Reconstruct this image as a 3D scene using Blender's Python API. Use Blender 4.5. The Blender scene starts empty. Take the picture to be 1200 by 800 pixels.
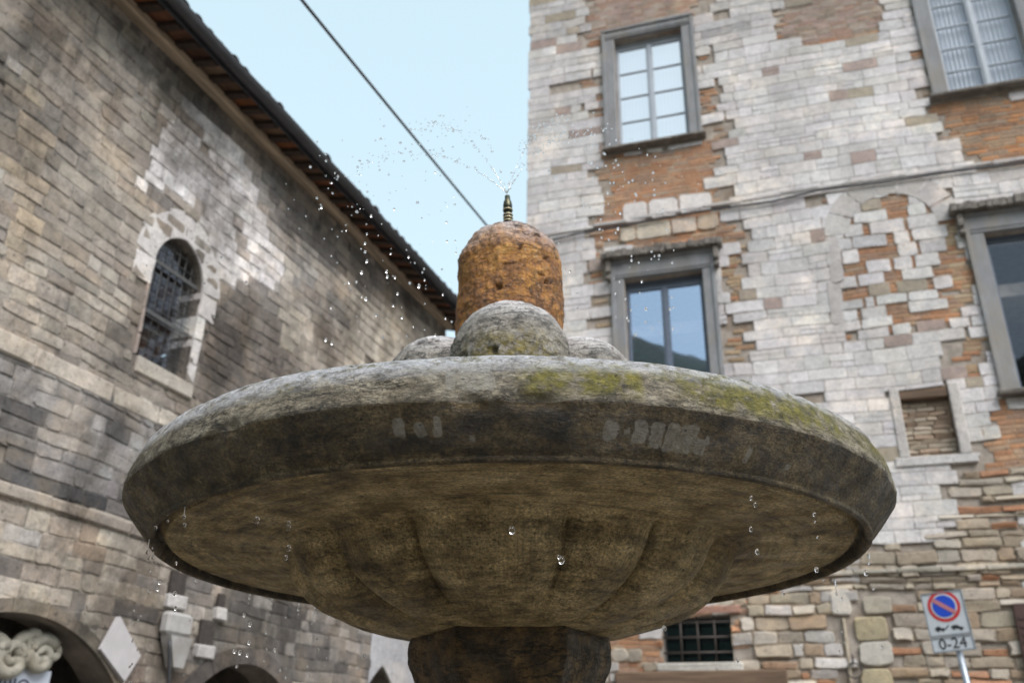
import bpy, math, random
import numpy as np

random.seed(7)
RNG = np.random.default_rng(7)
scene = bpy.context.scene
COL = scene.collection
R = math.radians

# ------------------------------------------------------------------ camera model
F, PITCH, ROLL, ZC = 1067.4, R(25.17), R(1.03), 1.5     # focal length in photo pixels (1200 wide)
cp, sp, cr, sr = math.cos(PITCH), math.sin(PITCH), math.cos(ROLL), math.sin(ROLL)
W = np.array([[1, 0, 0], [0, -sp, cp], [0, cp, sp]]) @ np.array([[cr, -sr, 0], [sr, cr, 0], [0, 0, 1]])
CAM = np.array([0, 0, ZC])


def ray(px, py):
    d = W @ np.array([px - 600.0, 400.0 - py, F])
    return d / np.linalg.norm(d)


def at_dist(px, py, dist):
    return CAM + ray(px, py) * dist


def project(P):
    q = (np.asarray(P, float) - CAM) @ W
    zz = np.maximum(q[..., 2], 0.05)
    return 600 + F * q[..., 0] / zz, 400 - F * q[..., 1] / zz


# ------------------------------------------------------------------ noise (numpy)
def _hash(ix, iy, iz):
    h = (ix.astype(np.int64) * 374761393 + iy.astype(np.int64) * 668265263 + iz.astype(np.int64) * 2147483647) & 0xFFFFFFFF
    h = ((h ^ (h >> 13)) * 1274126177) & 0xFFFFFFFF
    h = h ^ (h >> 16)
    return (h & 0xFFFF) / 65535.0


def vnoise(P, scale=1.0, seed=0):
    P = np.asarray(P, float) * scale + seed * 17.13
    i = np.floor(P).astype(np.int64)
    f = P - i
    f = f * f * (3 - 2 * f)
    out = 0
    for dx in (0, 1):
        for dy in (0, 1):
            for dz in (0, 1):
                w = (f[..., 0] if dx else 1 - f[..., 0]) * (f[..., 1] if dy else 1 - f[..., 1]) * (f[..., 2] if dz else 1 - f[..., 2])
                out = out + w * _hash(i[..., 0] + dx, i[..., 1] + dy, i[..., 2] + dz)
    return out * 2 - 1


def fbm(P, scale=1.0, octs=4, seed=0):
    a, s, t = 0, 1.0, 0
    for k in range(octs):
        a = a + s * vnoise(P, scale * 2 ** k, seed + k)
        t += s
        s *= .5
    return a / t


def in_poly(px, py, poly):
    c = False
    n = len(poly)
    j = n - 1
    for i in range(n):
        xi, yi = poly[i]
        xj, yj = poly[j]
        if (yi > py) != (yj > py) and px < (xj - xi) * (py - yi) / (yj - yi) + xi:
            c = not c
        j = i
    return c


# ------------------------------------------------------------------ mesh builder / objects
class MB:
    def __init__(s):
        s.v, s.f, s.c, s.sm = [], [], [], []

    def face(s, idx, col=(1, 1, 1), smooth=False):
        s.f.append(tuple(idx)); s.c.append(col); s.sm.append(smooth)

    def add(s, verts, faces, col=(1, 1, 1), smooth=False):
        b = len(s.v)
        s.v.extend([tuple(map(float, p)) for p in verts])
        for q in faces:
            s.face([b + k for k in q], col, smooth)

    def box(s, a, b, col=(1, 1, 1), bev=0.0, jit=0.0):
        (x0, y0, z0), (x1, y1, z1) = a, b
        if bev <= 0:
            v = [(x0, y0, z0), (x1, y0, z0), (x1, y1, z0), (x0, y1, z0), (x0, y0, z1), (x1, y0, z1), (x1, y1, z1), (x0, y1, z1)]
            if jit:
                v = [tuple(c + random.uniform(-jit, jit) for c in p) for p in v]
            s.add(v, [(0, 3, 2, 1), (4, 5, 6, 7), (0, 1, 5, 4), (1, 2, 6, 5), (2, 3, 7, 6), (3, 0, 4, 7)], col)
        else:
            # bevelled box: three slabs of vertices per corner
            vs, cx = [], []
            B = bev
            for X, Y, Z, sx, sy, sz in [(x, y, z, a_, b_, c_) for x, a_ in ((x0, 1), (x1, -1)) for y, b_ in ((y0, 1), (y1, -1)) for z, c_ in ((z0, 1), (z1, -1))]:
                j = [random.uniform(-jit, jit) for _ in range(3)]
                vs += [(X + j[0], Y + sy * B + j[1], Z + sz * B + j[2]), (X + sx * B + j[0], Y + j[1], Z + sz * B + j[2]), (X + sx * B + j[0], Y + sy * B + j[1], Z + j[2])]
            def I(ix, iy, iz, k): return ((ix * 2 + iy) * 2 + iz) * 3 + k
            fs = []
            for i in (0, 1):
                fs.append([I(i, 0, 0, 0), I(i, 1, 0, 0), I(i, 1, 1, 0), I(i, 0, 1, 0)][::(1 if i else -1)])
                fs.append([I(0, i, 0, 1), I(1, i, 0, 1), I(1, i, 1, 1), I(0, i, 1, 1)][::(-1 if i else 1)])
                fs.append([I(0, 0, i, 2), I(1, 0, i, 2), I(1, 1, i, 2), I(0, 1, i, 2)][::(1 if i else -1)])
            for i in (0, 1):
                for j in (0, 1):
                    fs.append([I(i, j, 0, 0), I(i, j, 0, 1), I(i, j, 1, 1), I(i, j, 1, 0)][::(1 if i == j else -1)])
                    fs.append([I(i, 0, j, 0), I(i, 0, j, 2), I(i, 1, j, 2), I(i, 1, j, 0)][::(-1 if i == j else 1)])
                    fs.append([I(0, i, j, 1), I(0, i, j, 2), I(1, i, j, 2), I(1, i, j, 1)][::(1 if i == j else -1)])
                    for k in (0, 1):
                        fs.append([I(i, j, k, 0), I(i, j, k, 1), I(i, j, k, 2)])
            s.add(vs, fs, col)

    def tube(s, pts, rad, n=8, col=(1, 1, 1), caps=True):
        pts = [np.array(p, float) for p in pts]
        rads = rad if isinstance(rad, (list, tuple)) else [rad] * len(pts)
        b = len(s.v)
        up = np.array([0, 0, 1.0])
        for i, p in enumerate(pts):
            t = pts[min(i + 1, len(pts) - 1)] - pts[max(i - 1, 0)]
            t /= np.linalg.norm(t) + 1e-12
            a = np.cross(t, up)
            if np.linalg.norm(a) < 1e-3:
                a = np.cross(t, np.array([1.0, 0, 0]))
            a /= np.linalg.norm(a)
            c = np.cross(a, t)
            for k in range(n):
                q = p + rads[i] * (a * math.cos(2 * math.pi * k / n) + c * math.sin(2 * math.pi * k / n))
                s.v.append(tuple(q))
        for i in range(len(pts) - 1):
            for k in range(n):
                s.face([b + i * n + k, b + i * n + (k + 1) % n, b + (i + 1) * n + (k + 1) % n, b + (i + 1) * n + k], col, True)
        if caps:
            s.face([b + k for k in range(n)][::-1], col)
            s.face([b + (len(pts) - 1) * n + k for k in range(n)], col)

    def ball(s, c, r, n=10, m=7, col=(1, 1, 1), sc=(1, 1, 1)):
        b = len(s.v)
        s.v.append((c[0], c[1], c[2] - r * sc[2]))
        for j in range(1, m):
            ph = -math.pi / 2 + math.pi * j / m
            for k in range(n):
                th = 2 * math.pi * k / n
                s.v.append((c[0] + r * sc[0] * math.cos(ph) * math.cos(th), c[1] + r * sc[1] * math.cos(ph) * math.sin(th), c[2] + r * sc[2] * math.sin(ph)))
        s.v.append((c[0], c[1], c[2] + r * sc[2]))
        t = len(s.v) - 1
        for k in range(n):
            k2 = (k + 1) % n
            s.face([b, b + 1 + k2, b + 1 + k], col, True)
            for j in range(m - 2):
                s.face([b + 1 + j * n + k, b + 1 + j * n + k2, b + 1 + (j + 1) * n + k2, b + 1 + (j + 1) * n + k], col, True)
            s.face([t, b + 1 + (m - 2) * n + k, b + 1 + (m - 2) * n + k2], col, True)

    def build(s, name, mat, parent=None, color=True):
        me = bpy.data.meshes.new(name)
        me.from_pydata(s.v, [], s.f)
        if mat:
            me.materials.append(mat)
        me.polygons.foreach_set('use_smooth', np.array(s.sm, bool))
        if color:
            a = me.color_attributes.new('Col', 'FLOAT_COLOR', 'CORNER')
            n = np.array([len(q) for q in s.f])
            cc = np.ones((len(s.f), 4), np.float32)
            cc[:, :3] = np.array([c[:3] for c in s.c], np.float32)
            a.data.foreach_set('color', np.repeat(cc, n, axis=0).ravel())
        me.update()
        o = bpy.data.objects.new(name, me)
        COL.objects.link(o)
        if parent:
            o.parent = parent
        return o


def empty(name, loc=(0, 0, 0), rot=(0, 0, 0)):
    o = bpy.data.objects.new(name, None)
    COL.objects.link(o)
    o.location = loc
    o.rotation_euler = rot
    return o


def tag(o, label=None, cat=None, group=None, kind=None):
    if label: o['label'] = label
    if cat: o['category'] = cat
    if group: o['group'] = group
    if kind: o['kind'] = kind
    return o


# ------------------------------------------------------------------ materials
class NT:
    def __init__(s, name):
        s.m = bpy.data.materials.new(name)
        s.m.use_nodes = True
        s.t = s.m.node_tree
        s.n = s.t.nodes
        s.p = s.n['Principled BSDF']
        s.out = s.n['Material Output']
        s.co = s.n.new('ShaderNodeTexCoord')

    def link(s, a, b): s.t.links.new(a, b)

    def noise(s, scale, detail=4, rough=.55, stretch=None, seed=0.0, dist=0.0):
        n = s.n.new('ShaderNodeTexNoise')
        n.inputs['Scale'].default_value = scale
        n.inputs['Detail'].default_value = detail
        n.inputs['Roughness'].default_value = rough
        n.inputs['Distortion'].default_value = dist
        mp = s.n.new('ShaderNodeMapping')
        if stretch: mp.inputs['Scale'].default_value = stretch
        mp.inputs['Location'].default_value = (seed, seed * 1.7, seed * .6)
        s.link(s.co.outputs['Object'], mp.inputs['Vector'])
        s.link(mp.outputs['Vector'], n.inputs['Vector'])
        return n.outputs['Fac']

    def voro(s, scale, stretch=None, feature='F1'):
        n = s.n.new('ShaderNodeTexVoronoi')
        n.feature = feature
        n.inputs['Scale'].default_value = scale
        mp = s.n.new('ShaderNodeMapping')
        if stretch: mp.inputs['Scale'].default_value = stretch
        s.link(s.co.outputs['Object'], mp.inputs['Vector'])
        s.link(mp.outputs['Vector'], n.inputs['Vector'])
        return n.outputs['Distance']

    def ramp(s, fac, stops):
        r = s.n.new('ShaderNodeValToRGB')
        e = r.color_ramp.elements
        while len(e) < len(stops): e.new(.5)
        for k, (p, c) in enumerate(stops):
            e[k].position = p
            e[k].color = (c, c, c, 1) if isinstance(c, (int, float)) else (*c, 1)
        s.link(fac, r.inputs['Fac'])
        return r.outputs['Color']

    def mix(s, a, b, fac=1.0, mode='MIX'):
        m = s.n.new('ShaderNodeMix')
        m.data_type = 'RGBA'
        m.blend_type = mode
        m.clamp_factor = True
        for k, v in ((0, fac), (6, a), (7, b)):
            if isinstance(v, (int, float)): m.inputs[k].default_value = v
            elif isinstance(v, tuple): m.inputs[k].default_value = (*v, 1)
            else: s.link(v, m.inputs[k])
        return m.outputs[2]

    def math(s, a, b, op='MULTIPLY'):
        m = s.n.new('ShaderNodeMath')
        m.operation = op
        m.use_clamp = op in ('MULTIPLY', 'ADD')
        for k, v in ((0, a), (1, b)):
            if isinstance(v, (int, float)): m.inputs[k].default_value = v
            else: s.link(v, m.inputs[k])
        return m.outputs[0]

    def attr(s, name):
        a = s.n.new('ShaderNodeAttribute')
        a.attribute_name = name
        return a

    def bump(s, fac, strength=.4, dist=.02, prev=None):
        b = s.n.new('ShaderNodeBump')
        b.inputs['Strength'].default_value = strength
        b.inputs['Distance'].default_value = dist
        s.link(fac, b.inputs['Height'])
        if prev is not None: s.link(prev, b.inputs['Normal'])
        s.link(b.outputs['Normal'], s.p.inputs['Normal'])
        return b.outputs['Normal']

    def base(s, c):
        if isinstance(c, tuple): s.p.inputs['Base Color'].default_value = (*c, 1)
        else: s.link(c, s.p.inputs['Base Color'])

    def rough(s, r):
        if isinstance(r, (int, float)): s.p.inputs['Roughness'].default_value = r
        else: s.link(r, s.p.inputs['Roughness'])


def masonry(name, lo=.62, hi=1.18, warm=(.5, .42, .32), warm_amt=.25, streak=.35, bs=.55, stain=0.0):
    t = NT(name)
    c = t.attr('Col').outputs['Color']
    c = t.mix(c, t.ramp(t.noise(9, 6, .65), [(.28, lo), (.72, hi)]), 1, 'MULTIPLY')
    c = t.mix(c, t.ramp(t.noise(55, 3, .6), [(.3, .78), (.7, 1.12)]), 1, 'MULTIPLY')
    c = t.mix(c, t.ramp(t.noise(1.1, 5, .6, (1, 1, .35), 3), [(.33, 1 - streak), (.62, 1.06)]), 1, 'MULTIPLY')
    c = t.mix(c, warm, t.math(t.ramp(t.noise(2.3, 5, .6, None, 8), [(.5, 0.0), (.75, 1.0)]), warm_amt))
    if stain:      # soot and damp that run across many stones
        c = t.mix(c, (1 - stain, 1 - stain * 1.02, 1 - stain * 1.04), t.ramp(t.noise(.75, 8, .72, (1, 1, .8), 13, .4), [(.46, 0.0), (.6, 1.0)]), 'MULTIPLY')
        c = t.mix(c, (1.35, 1.28, 1.18), t.ramp(t.noise(1.3, 7, .7, (1, 1, 1.3), 23), [(.52, 0.0), (.66, 1.0)]), 'MULTIPLY')
    pit = t.ramp(t.noise(28, 2, .5, None, 5), [(.27, .45), (.36, 1.0)])
    c = t.mix(c, pit, 1, 'MULTIPLY')
    t.base(c)
    t.rough(.88)
    n = t.bump(t.noise(14, 6, .65), bs, .03)
    t.bump(t.noise(70, 3, .6), .3, .008, n)
    return t.m


def plain(name, col, rough=.6, var=.25, scale=12, bump=.15, metal=0.0, dist=.01, stretch=None, dirt=None):
    t = NT(name)
    c = t.mix(col, t.ramp(t.noise(scale, 5, .6, stretch), [(.3, 1 - var), (.7, 1 + var)]), 1, 'MULTIPLY')
    if dirt:
        c = t.mix(c, dirt, t.ramp(t.noise(scale * .35, 6, .65, stretch, 4), [(.48, 0.0), (.68, .7)]))
    t.base(c)
    t.rough(rough)
    t.p.inputs['Metallic'].default_value = metal
    if bump: t.bump(t.noise(scale * 4, 4, .6, stretch), bump, dist)
    return t.m


M = {}
M['ashlar'] = masonry('pale_limestone_masonry', .8, 1.12, (.48, .41, .33), .2, .16, .32, .12)
M['oldstone'] = masonry('weathered_grey_masonry', .66, 1.2, (.40, .31, .21), .35, .3, .4, .62)
M['mortar_pale'] = plain('pale_mortar', (.33, .29, .25), .95, .35, 6, .5, dist=.02, dirt=(.2, .13, .08))
M['mortar_dark'] = plain('dark_mortar', (.17, .145, .12), .95, .45, 5, .5, dist=.02, dirt=(.06, .055, .05))
M['serena'] = plain('grey_sandstone_trim', (.22, .225, .235), .85, .18, 7, .3, dirt=(.25, .22, .18), stretch=(1, 1, .4))
M['serena_worn'] = plain('eroded_sandstone', (.2, .18, .16), .9, .4, 9, .9, dist=.04, dirt=(.09, .075, .06))
M['paint_grey'] = plain('pale_grey_painted_wood', (.34, .38, .43), .5, .08, 6, .1)
M['paint_blue'] = plain('dark_blue_grey_window_frame', (.10, .125, .17), .4, .1, 6, .05)
M['iron'] = plain('rusty_dark_iron', (.06, .05, .045), .6, .3, 20, .2, metal=.3)
M['iron_grey'] = plain('grey_lattice_iron', (.07, .07, .07), .6, .3, 20, .2)
M['beam'] = plain('old_brown_timber', (.13, .085, .055), .85, .4, 5, .4, stretch=(.3, 4, 4))
M['plate'] = plain('pale_brown_timber_wall_plate', (.36, .28, .2), .85, .35, 6, .4, stretch=(.3, 4, 4), dirt=(.1, .07, .05))
M['rafter'] = plain('dark_rafter_timber', (.045, .028, .02), .85, .35, 8, .3)
M['gutter'] = plain('dark_metal_gutter', (.045, .045, .05), .5, .2, 8, .1, metal=.2)
M['tile'] = plain('terracotta_roof_tile', (.17, .10, .07), .9, .45, 9, .5, dirt=(.08, .08, .05))
M['cable'] = plain('black_cable_sheath', (.035, .035, .04), .5, .1, 30, 0)
M['shop_white'] = plain('white_sign_board', (.5, .53, .6), .5, .1, 6, .05)
M['ink'] = plain('dark_lettering', (.05, .06, .1), .6, .1, 6, 0)
M['cream'] = plain('cream_carved_plaster', (.32, .30, .25), .8, .25, 14, .5, dirt=(.2, .17, .12))
M['white_plaque'] = plain('white_plaque_board', (.42, .40, .405), .7, .1, 6, .15, dirt=(.38, .36, .34))
M['sign_white'] = plain('white_sign_enamel', (.5, .54, .58), .35, .06, 8, .03)
M['sign_red'] = plain('red_sign_enamel', (.5, .035, .04), .35, .05, 8, 0)
M['sign_blue'] = plain('blue_sign_enamel', (.02, .07, .5), .35, .05, 8, 0)
M['sign_black'] = plain('black_sign_enamel', (.02, .02, .025), .5, .05, 8, 0)
M['galv'] = plain('galvanised_pole', (.3, .33, .37), .4, .15, 10, .05, metal=.5)
M['shutter'] = plain('dark_brown_shutter_paint', (.055, .025, .02), .6, .2, 8, .1)
M['hill'] = plain('wooded_hill', (.035, .05, .03), .95, .5, .05, 0)
M['brass'] = None


def deck_mat():
    t = NT('terracotta_eave_boards')
    c = t.attr('Col').outputs['Color']
    c = t.mix(c, t.ramp(t.noise(8, 5, .6), [(.3, .6), (.7, 1.25)]), 1, 'MULTIPLY')
    t.base(c); t.rough(.9)
    t.bump(t.noise(30, 4), .3, .01)
    return t.m
M['deck'] = deck_mat()


def ground_mat():
    t = NT('stone_paving')
    b = t.n.new('ShaderNodeTexBrick')
    b.inputs['Scale'].default_value = 1.0
    b.inputs['Brick Width'].default_value = .6
    b.inputs['Row Height'].default_value = .35
    b.inputs['Mortar Size'].default_value = .012
    b.inputs['Color1'].default_value = (.2, .18, .155, 1)
    b.inputs['Color2'].default_value = (.15, .135, .115, 1)
    b.inputs['Mortar'].default_value = (.09, .085, .075, 1)
    t.link(t.co.outputs['Object'], b.inputs['Vector'])
    c = t.mix(b.outputs['Color'], t.ramp(t.noise(3, 6), [(.3, .7), (.7, 1.2)]), 1, 'MULTIPLY')
    t.base(c); t.rough(.7)
    t.bump(t.noise(20, 5), .4, .01)
    return t.m
M['ground'] = ground_mat()


def glass_mat(name, tint=(.6, .75, 1.0), refl=.5, body=(.01, .015, .03)):
    """window glass: part mirror of the sky, part clear"""
    t = NT(name)
    g = t.n.new('ShaderNodeBsdfGlossy')
    g.inputs['Color'].default_value = (*tint, 1)
    g.inputs['Roughness'].default_value = .015
    nb = t.n.new('ShaderNodeBump')
    nb.inputs['Strength'].default_value = .05
    nb.inputs['Distance'].default_value = .02
    t.link(t.noise(2.2, 1), nb.inputs['Height'])
    t.link(nb.outputs['Normal'], g.inputs['Normal'])
    tr = t.n.new('ShaderNodeBsdfTransparent')
    tr.inputs['Color'].default_value = (.92, .95, .98, 1)
    m = t.n.new('ShaderNodeMixShader')
    m.inputs[0].default_value = refl
    t.link(tr.outputs[0], m.inputs[1]); t.link(g.outputs[0], m.inputs[2])
    t.link(m.outputs[0], t.out.inputs['Surface'])
    return t.m
M['glass_pale'] = glass_mat('pale_reflecting_glass', (.97, .98, 1), .62)
M['glass_blue'] = glass_mat('blue_reflecting_glass', (.60, .72, .92), .52)
M['glass_dim'] = glass_mat('dim_window_glass', (.7, .8, .95), .07)
M['glass_old'] = glass_mat('old_leaded_glass', (.5, .6, .75), .22)


def curtain_mat():
    t = NT('white_net_curtain')
    t.base((.8, .82, .85)); t.rough(.9)
    tl = t.n.new('ShaderNodeBsdfTranslucent')
    tl.inputs['Color'].default_value = (.8, .82, .86, 1)
    m = t.n.new('ShaderNodeMixShader')
    m.inputs[0].default_value = .35
    t.link(t.p.outputs[0], m.inputs[1]); t.link(tl.outputs[0], m.inputs[2])
    t.link(m.outputs[0], t.out.inputs['Surface'])
    return t.m
M['curtain'] = curtain_mat()


def basin_mat():
    t = NT('weathered_basin_stone')
    a = t.attr('Mask')
    sep = t.n.new('ShaderNodeSeparateColor')
    t.link(a.outputs['Color'], sep.inputs[0])
    moss, white, zone = sep.outputs[0], sep.outputs[1], sep.outputs[2]
    dark = t.attr('Dark').outputs['Fac']
    # stone of the rim
    lip = t.ramp(t.noise(16, 7, .68, (1, 1, 2.2)), [(.3, (.075, .057, .033)), (.43, (.23, .19, .13)), (.57, (.41, .355, .26)), (.74, (.58, .52, .42))])
    lip = t.mix(lip, t.ramp(t.noise(80, 5, .8, (1, 1, 1.6)), [(.36, .5), (.6, 1.25)]), 1, 'MULTIPLY')
    # dirty bevel + soffit: grown over by brown algae
    und = t.ramp(t.noise(7, 8, .7, (1, 1, 1.6), 2), [(.32, (.09, .062, .024)), (.45, (.28, .205, .092)), (.57, (.44, .34, .17)), (.74, (.60, .485, .28))])
    und = t.mix(und, t.ramp(t.noise(125, 4, .8), [(.36, .4), (.6, 1.3)]), 1, 'MULTIPLY')
    und = t.mix(und, (1.42, 1.37, 1.36), 1.0, 'MULTIPLY')
    und = t.mix(und, (.15, .095, .03), t.ramp(t.noise(4.5, 5, .6, None, 6), [(.52, 0.0), (.7, .6)]))
    bev = t.ramp(t.noise(11, 7, .7, None, 9), [(.32, (.036, .024, .010)), (.48, (.15, .106, .05)), (.7, (.31, .235, .125))])
    bev = t.mix(bev, t.ramp(t.noise(130, 4, .8), [(.36, .35), (.6, 1.35)]), 1, 'MULTIPLY')
    cyl = t.attr('Cyl').outputs['Vector']
    def cn(scale, sx, sy, det=6, ro=.7, seed=0.0):
        n = t.n.new('ShaderNodeTexNoise'); n.inputs['Scale'].default_value = scale; n.inputs['Detail'].default_value = det; n.inputs['Roughness'].default_value = ro
        mp = t.n.new('ShaderNodeMapping'); mp.inputs['Scale'].default_value = (sx, sy, 1); mp.inputs['Location'].default_value = (seed, seed, 0)
        t.link(cyl, mp.inputs['Vector']); t.link(mp.outputs['Vector'], n.inputs['Vector'])
        return n.outputs['Fac']
    run = cn(1, 5, 34, 7, .72, 1.5)           # bands that follow the ring
    tool = cn(1, 95, 7, 3, .6, 4.0)           # chisel lines down the bowl
    bowlm = t.attr('Bowl').outputs['Fac']
    und = t.mix(und, t.ramp(run, [(.36, .42), (.5, 1.0), (.66, 1.3)]), 1, 'MULTIPLY')
    und = t.mix(und, t.mix((1, 1, 1), t.ramp(tool, [(.36, .82), (.62, 1.1)]), bowlm), 1, 'MULTIPLY')
    bev = t.mix(bev, t.ramp(cn(1, 14, 26, 7, .75, 7.0), [(.36, .4), (.62, 1.35)]), 1, 'MULTIPLY')
    lip = t.mix(lip, t.ramp(cn(1, 18, 42, 7, .75, 9.0), [(.36, .6), (.5, 1.0), (.66, 1.2)]), 1, 'MULTIPLY')
    ck1 = t.ramp(cn(1, 12, 30, 6, .7, 3.0), [(.462, 1.0), (.49, .22), (.5, .25), (.53, 1.0)])      # bedding cracks
    ck2 = t.ramp(cn(1, 8, 16, 6, .66, 6.5), [(.472, 1.0), (.495, .3), (.52, 1.0)])
    gap = t.ramp(t.noise(5, 3, .6, None, 41), [(.42, 1.0), (.56, 0.0)])
    lip = t.mix(lip, ck1, t.math(t.math(gap, .65), .35, 'ADD'), 'MULTIPLY')
    bev = t.mix(bev, ck2, gap, 'MULTIPLY')
    und = t.mix(und, ck2, t.ramp(t.noise(4, 3, .6, None, 44), [(.5, 0.0), (.6, .8)]), 'MULTIPLY')
    speck = t.ramp(t.voro(85), [(.10, .22), (.2, 1.0)])
    specks = t.ramp(t.noise(9, 4, .7, None, 47), [(.48, 0.0), (.6, 1.0)])
    und = t.mix(und, speck, specks, 'MULTIPLY')
    bev = t.mix(bev, speck, specks, 'MULTIPLY')
    lip = t.mix(lip, speck, t.math(specks, .6), 'MULTIPLY')
    fl = t.ramp(t.noise(70, 5, .8, None, 51), [(.62, 0.0), (.68, 1.0)])
    und = t.mix(und, (.62, .53, .36), t.math(fl, .45))
    bev = t.mix(bev, (.36, .31, .22), t.math(fl, .4))
    lip = t.mix(lip, (.66, .63, .57), t.math(fl, .55))
    zr1 = t.ramp(zone, [(.2, 0.0), (.3, 1.0)])
    zr2 = t.ramp(zone, [(.7, 0.0), (.8, 1.0)])
    c = t.mix(lip, bev, zr1)
    c = t.mix(c, und, zr2)
    mossc = t.ramp(t.noise(45, 5, .7), [(.3, (.06, .055, .006)), (.5, (.20, .175, .018)), (.7, (.36, .30, .055))])
    nm = t.noise(30, 6, .7, None, 3)
    mk = t.math(t.math(moss, 1.9), t.ramp(nm, [(.36, 0.0), (.54, 1.0)]))
    c = t.mix(c, mossc, mk)
    nw = t.mix(t.noise(48, 6, .7, (1, 1, .3), 12), t.noise(150, 4, .75, None, 14), .45)
    wk = t.math(t.ramp(t.math(t.math(white, 1.0), t.math(nw, .9), 'ADD'), [(.74, 0.0), (.93, 1.0)]), t.ramp(t.noise(60, 4, .75, (1, 1, .5), 61), [(.35, .3), (.6, .9)]))
    c = t.mix(c, (.40, .375, .32), wk)
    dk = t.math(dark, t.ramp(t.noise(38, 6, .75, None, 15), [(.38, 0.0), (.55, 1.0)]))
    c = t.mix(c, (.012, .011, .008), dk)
    # pock marks
    pit = t.ramp(t.noise(75, 2, .5, (1, 1, 1.5), 21), [(.27, .3), (.34, 1.0)])
    c = t.mix(c, pit, 1, 'MULTIPLY')
    t.base(c)
    wet = t.ramp(t.noise(9, 4, .6, None, 31), [(.35, .36), (.65, .8)])
    wet_sheen = t.attr('Wet').outputs['Fac']
    wet = t.mix(wet, t.ramp(t.noise(30, 4, .6, None, 33), [(.35, .1), (.65, .4)]), wet_sheen)
    t.rough(wet)
    c = t.mix(c, (.80, .80, .84), t.math(wet_sheen, t.ramp(t.noise(24, 7, .78, (1, 1, 2), 35), [(.36, 0.0), (.54, .9)])))  # sky sheen of the wet lip, painted into the base colour
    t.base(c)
    t.p.inputs['Specular IOR Level'].default_value = .5
    n = t.bump(t.noise(26, 8, .75, (1, 1, 1.9)), 1.0, .03)
    n = t.bump(t.noise(110, 5, .75, (1, 1, 1.5)), .8, .010, n)
    n = t.bump(pit, .4, .004, n)
    n = t.bump(run, .45, .012, n)
    n = t.bump(t.math(ck1, t.math(speck, 1.0)), .7, .008, n)
    t.bump(t.math(tool, bowlm), .2, .006, n)
    return t.m
M['basin'] = basin_mat()


def dome_mat(name, stops, fleck, rough=(.25, .7), scale=14, pits=True, top=None):
    t = NT(name)
    c = t.ramp(t.noise(scale, 8, .7), stops)
    c = t.mix(c, t.ramp(t.noise(scale * 7, 4, .7), [(.3, .55), (.68, 1.25)]), 1, 'MULTIPLY')
    c = t.mix(c, fleck, t.ramp(t.noise(scale * 3.2, 5, .7, None, 5), [(.6, 0.0), (.7, .7)]))
    a = t.attr('Mask')
    sep = t.n.new('ShaderNodeSeparateColor')
    t.link(a.outputs['Color'], sep.inputs[0])
    mossc = t.ramp(t.noise(60, 5, .7), [(.3, (.07, .055, .006)), (.6, (.22, .17, .03))])
    c = t.mix(c, mossc, t.math(sep.outputs[0], t.ramp(t.noise(40, 6, .7, None, 3), [(.4, 0.0), (.55, 1.0)])))
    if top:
        c = t.mix(c, top, t.math(sep.outputs[1], t.ramp(t.noise(18, 6, .7, None, 9), [(.3, 0.0), (.55, .9)])))  # pale crown: calcite plus wet sky sheen painted into the colour
    c = t.mix(c, (.02, .013, .006), sep.outputs[2])
    ck = t.ramp(t.noise(9, 6, .66, (.8, .8, 2.6), 27), [(.47, 1.0), (.493, .2), (.5, .22), (.525, 1.0)])
    ckm = t.ramp(t.noise(6, 3, .6, None, 29), [(.42, .9), (.6, 0.0)])
    c = t.mix(c, ck, ckm, 'MULTIPLY')
    sp_ = t.ramp(t.voro(75, (1, 1, 1.5)), [(.12, .15), (.22, 1.0)])
    spm = t.ramp(t.noise(11, 4, .7, None, 37), [(.44, 0.0), (.58, 1.0)])
    c = t.mix(c, sp_, spm, 'MULTIPLY')
    t.base(c)
    t.rough(t.ramp(t.noise(scale, 4, .6, None, 11), [(.35, rough[0]), (.65, rough[1])]))
    n = t.bump(t.noise(scale * 2.2, 8, .72), .75, .02)
    n = t.bump(t.noise(scale * 9, 5, .7), .6, .006, n)
    t.bump(t.math(ck, sp_), .8, .008, n)
    return t.m
M['drum'] = dome_mat('orange_algae_travertine', [(.3, (.045, .02, .004)), (.44, (.24, .09, .012)), (.58, (.43, .185, .022)), (.76, (.52, .29, .07))], (.55, .45, .33), (.22, .6), 15, True, (.52, .44, .42))
M['lobe'] = dome_mat('grey_wet_travertine', [(.28, (.09, .08, .065)), (.45, (.24, .215, .18)), (.62, (.38, .35, .31)), (.8, (.5, .48, .45))], (.09, .08, .06), (.18, .55), 16, True, (.7, .67, .68))
M['pedestal'] = dome_mat('dark_mossy_pedestal_stone', [(.3, (.015, .010, .005)), (.46, (.06, .038, .016)), (.6, (.16, .095, .032)), (.78, (.24, .16, .06))], (.03, .025, .012), (.4, .8), 12)


def brass_mat():
    t = NT('tarnished_brass')
    c = t.ramp(t.noise(60, 4), [(.4, (.02, .03, .025)), (.7, (.14, .12, .065))])
    t.base(c); t.rough(.35); t.p.inputs['Metallic'].default_value = .8
    return t.m
M['brass'] = brass_mat()


def water_mat():
    t = NT('clear_water')
    t.base((1, 1, 1)); t.rough(0.0)
    t.p.inputs['Transmission Weight'].default_value = 1.0
    t.p.inputs['IOR'].default_value = 1.33
    return t.m
M['water'] = water_mat()


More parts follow.
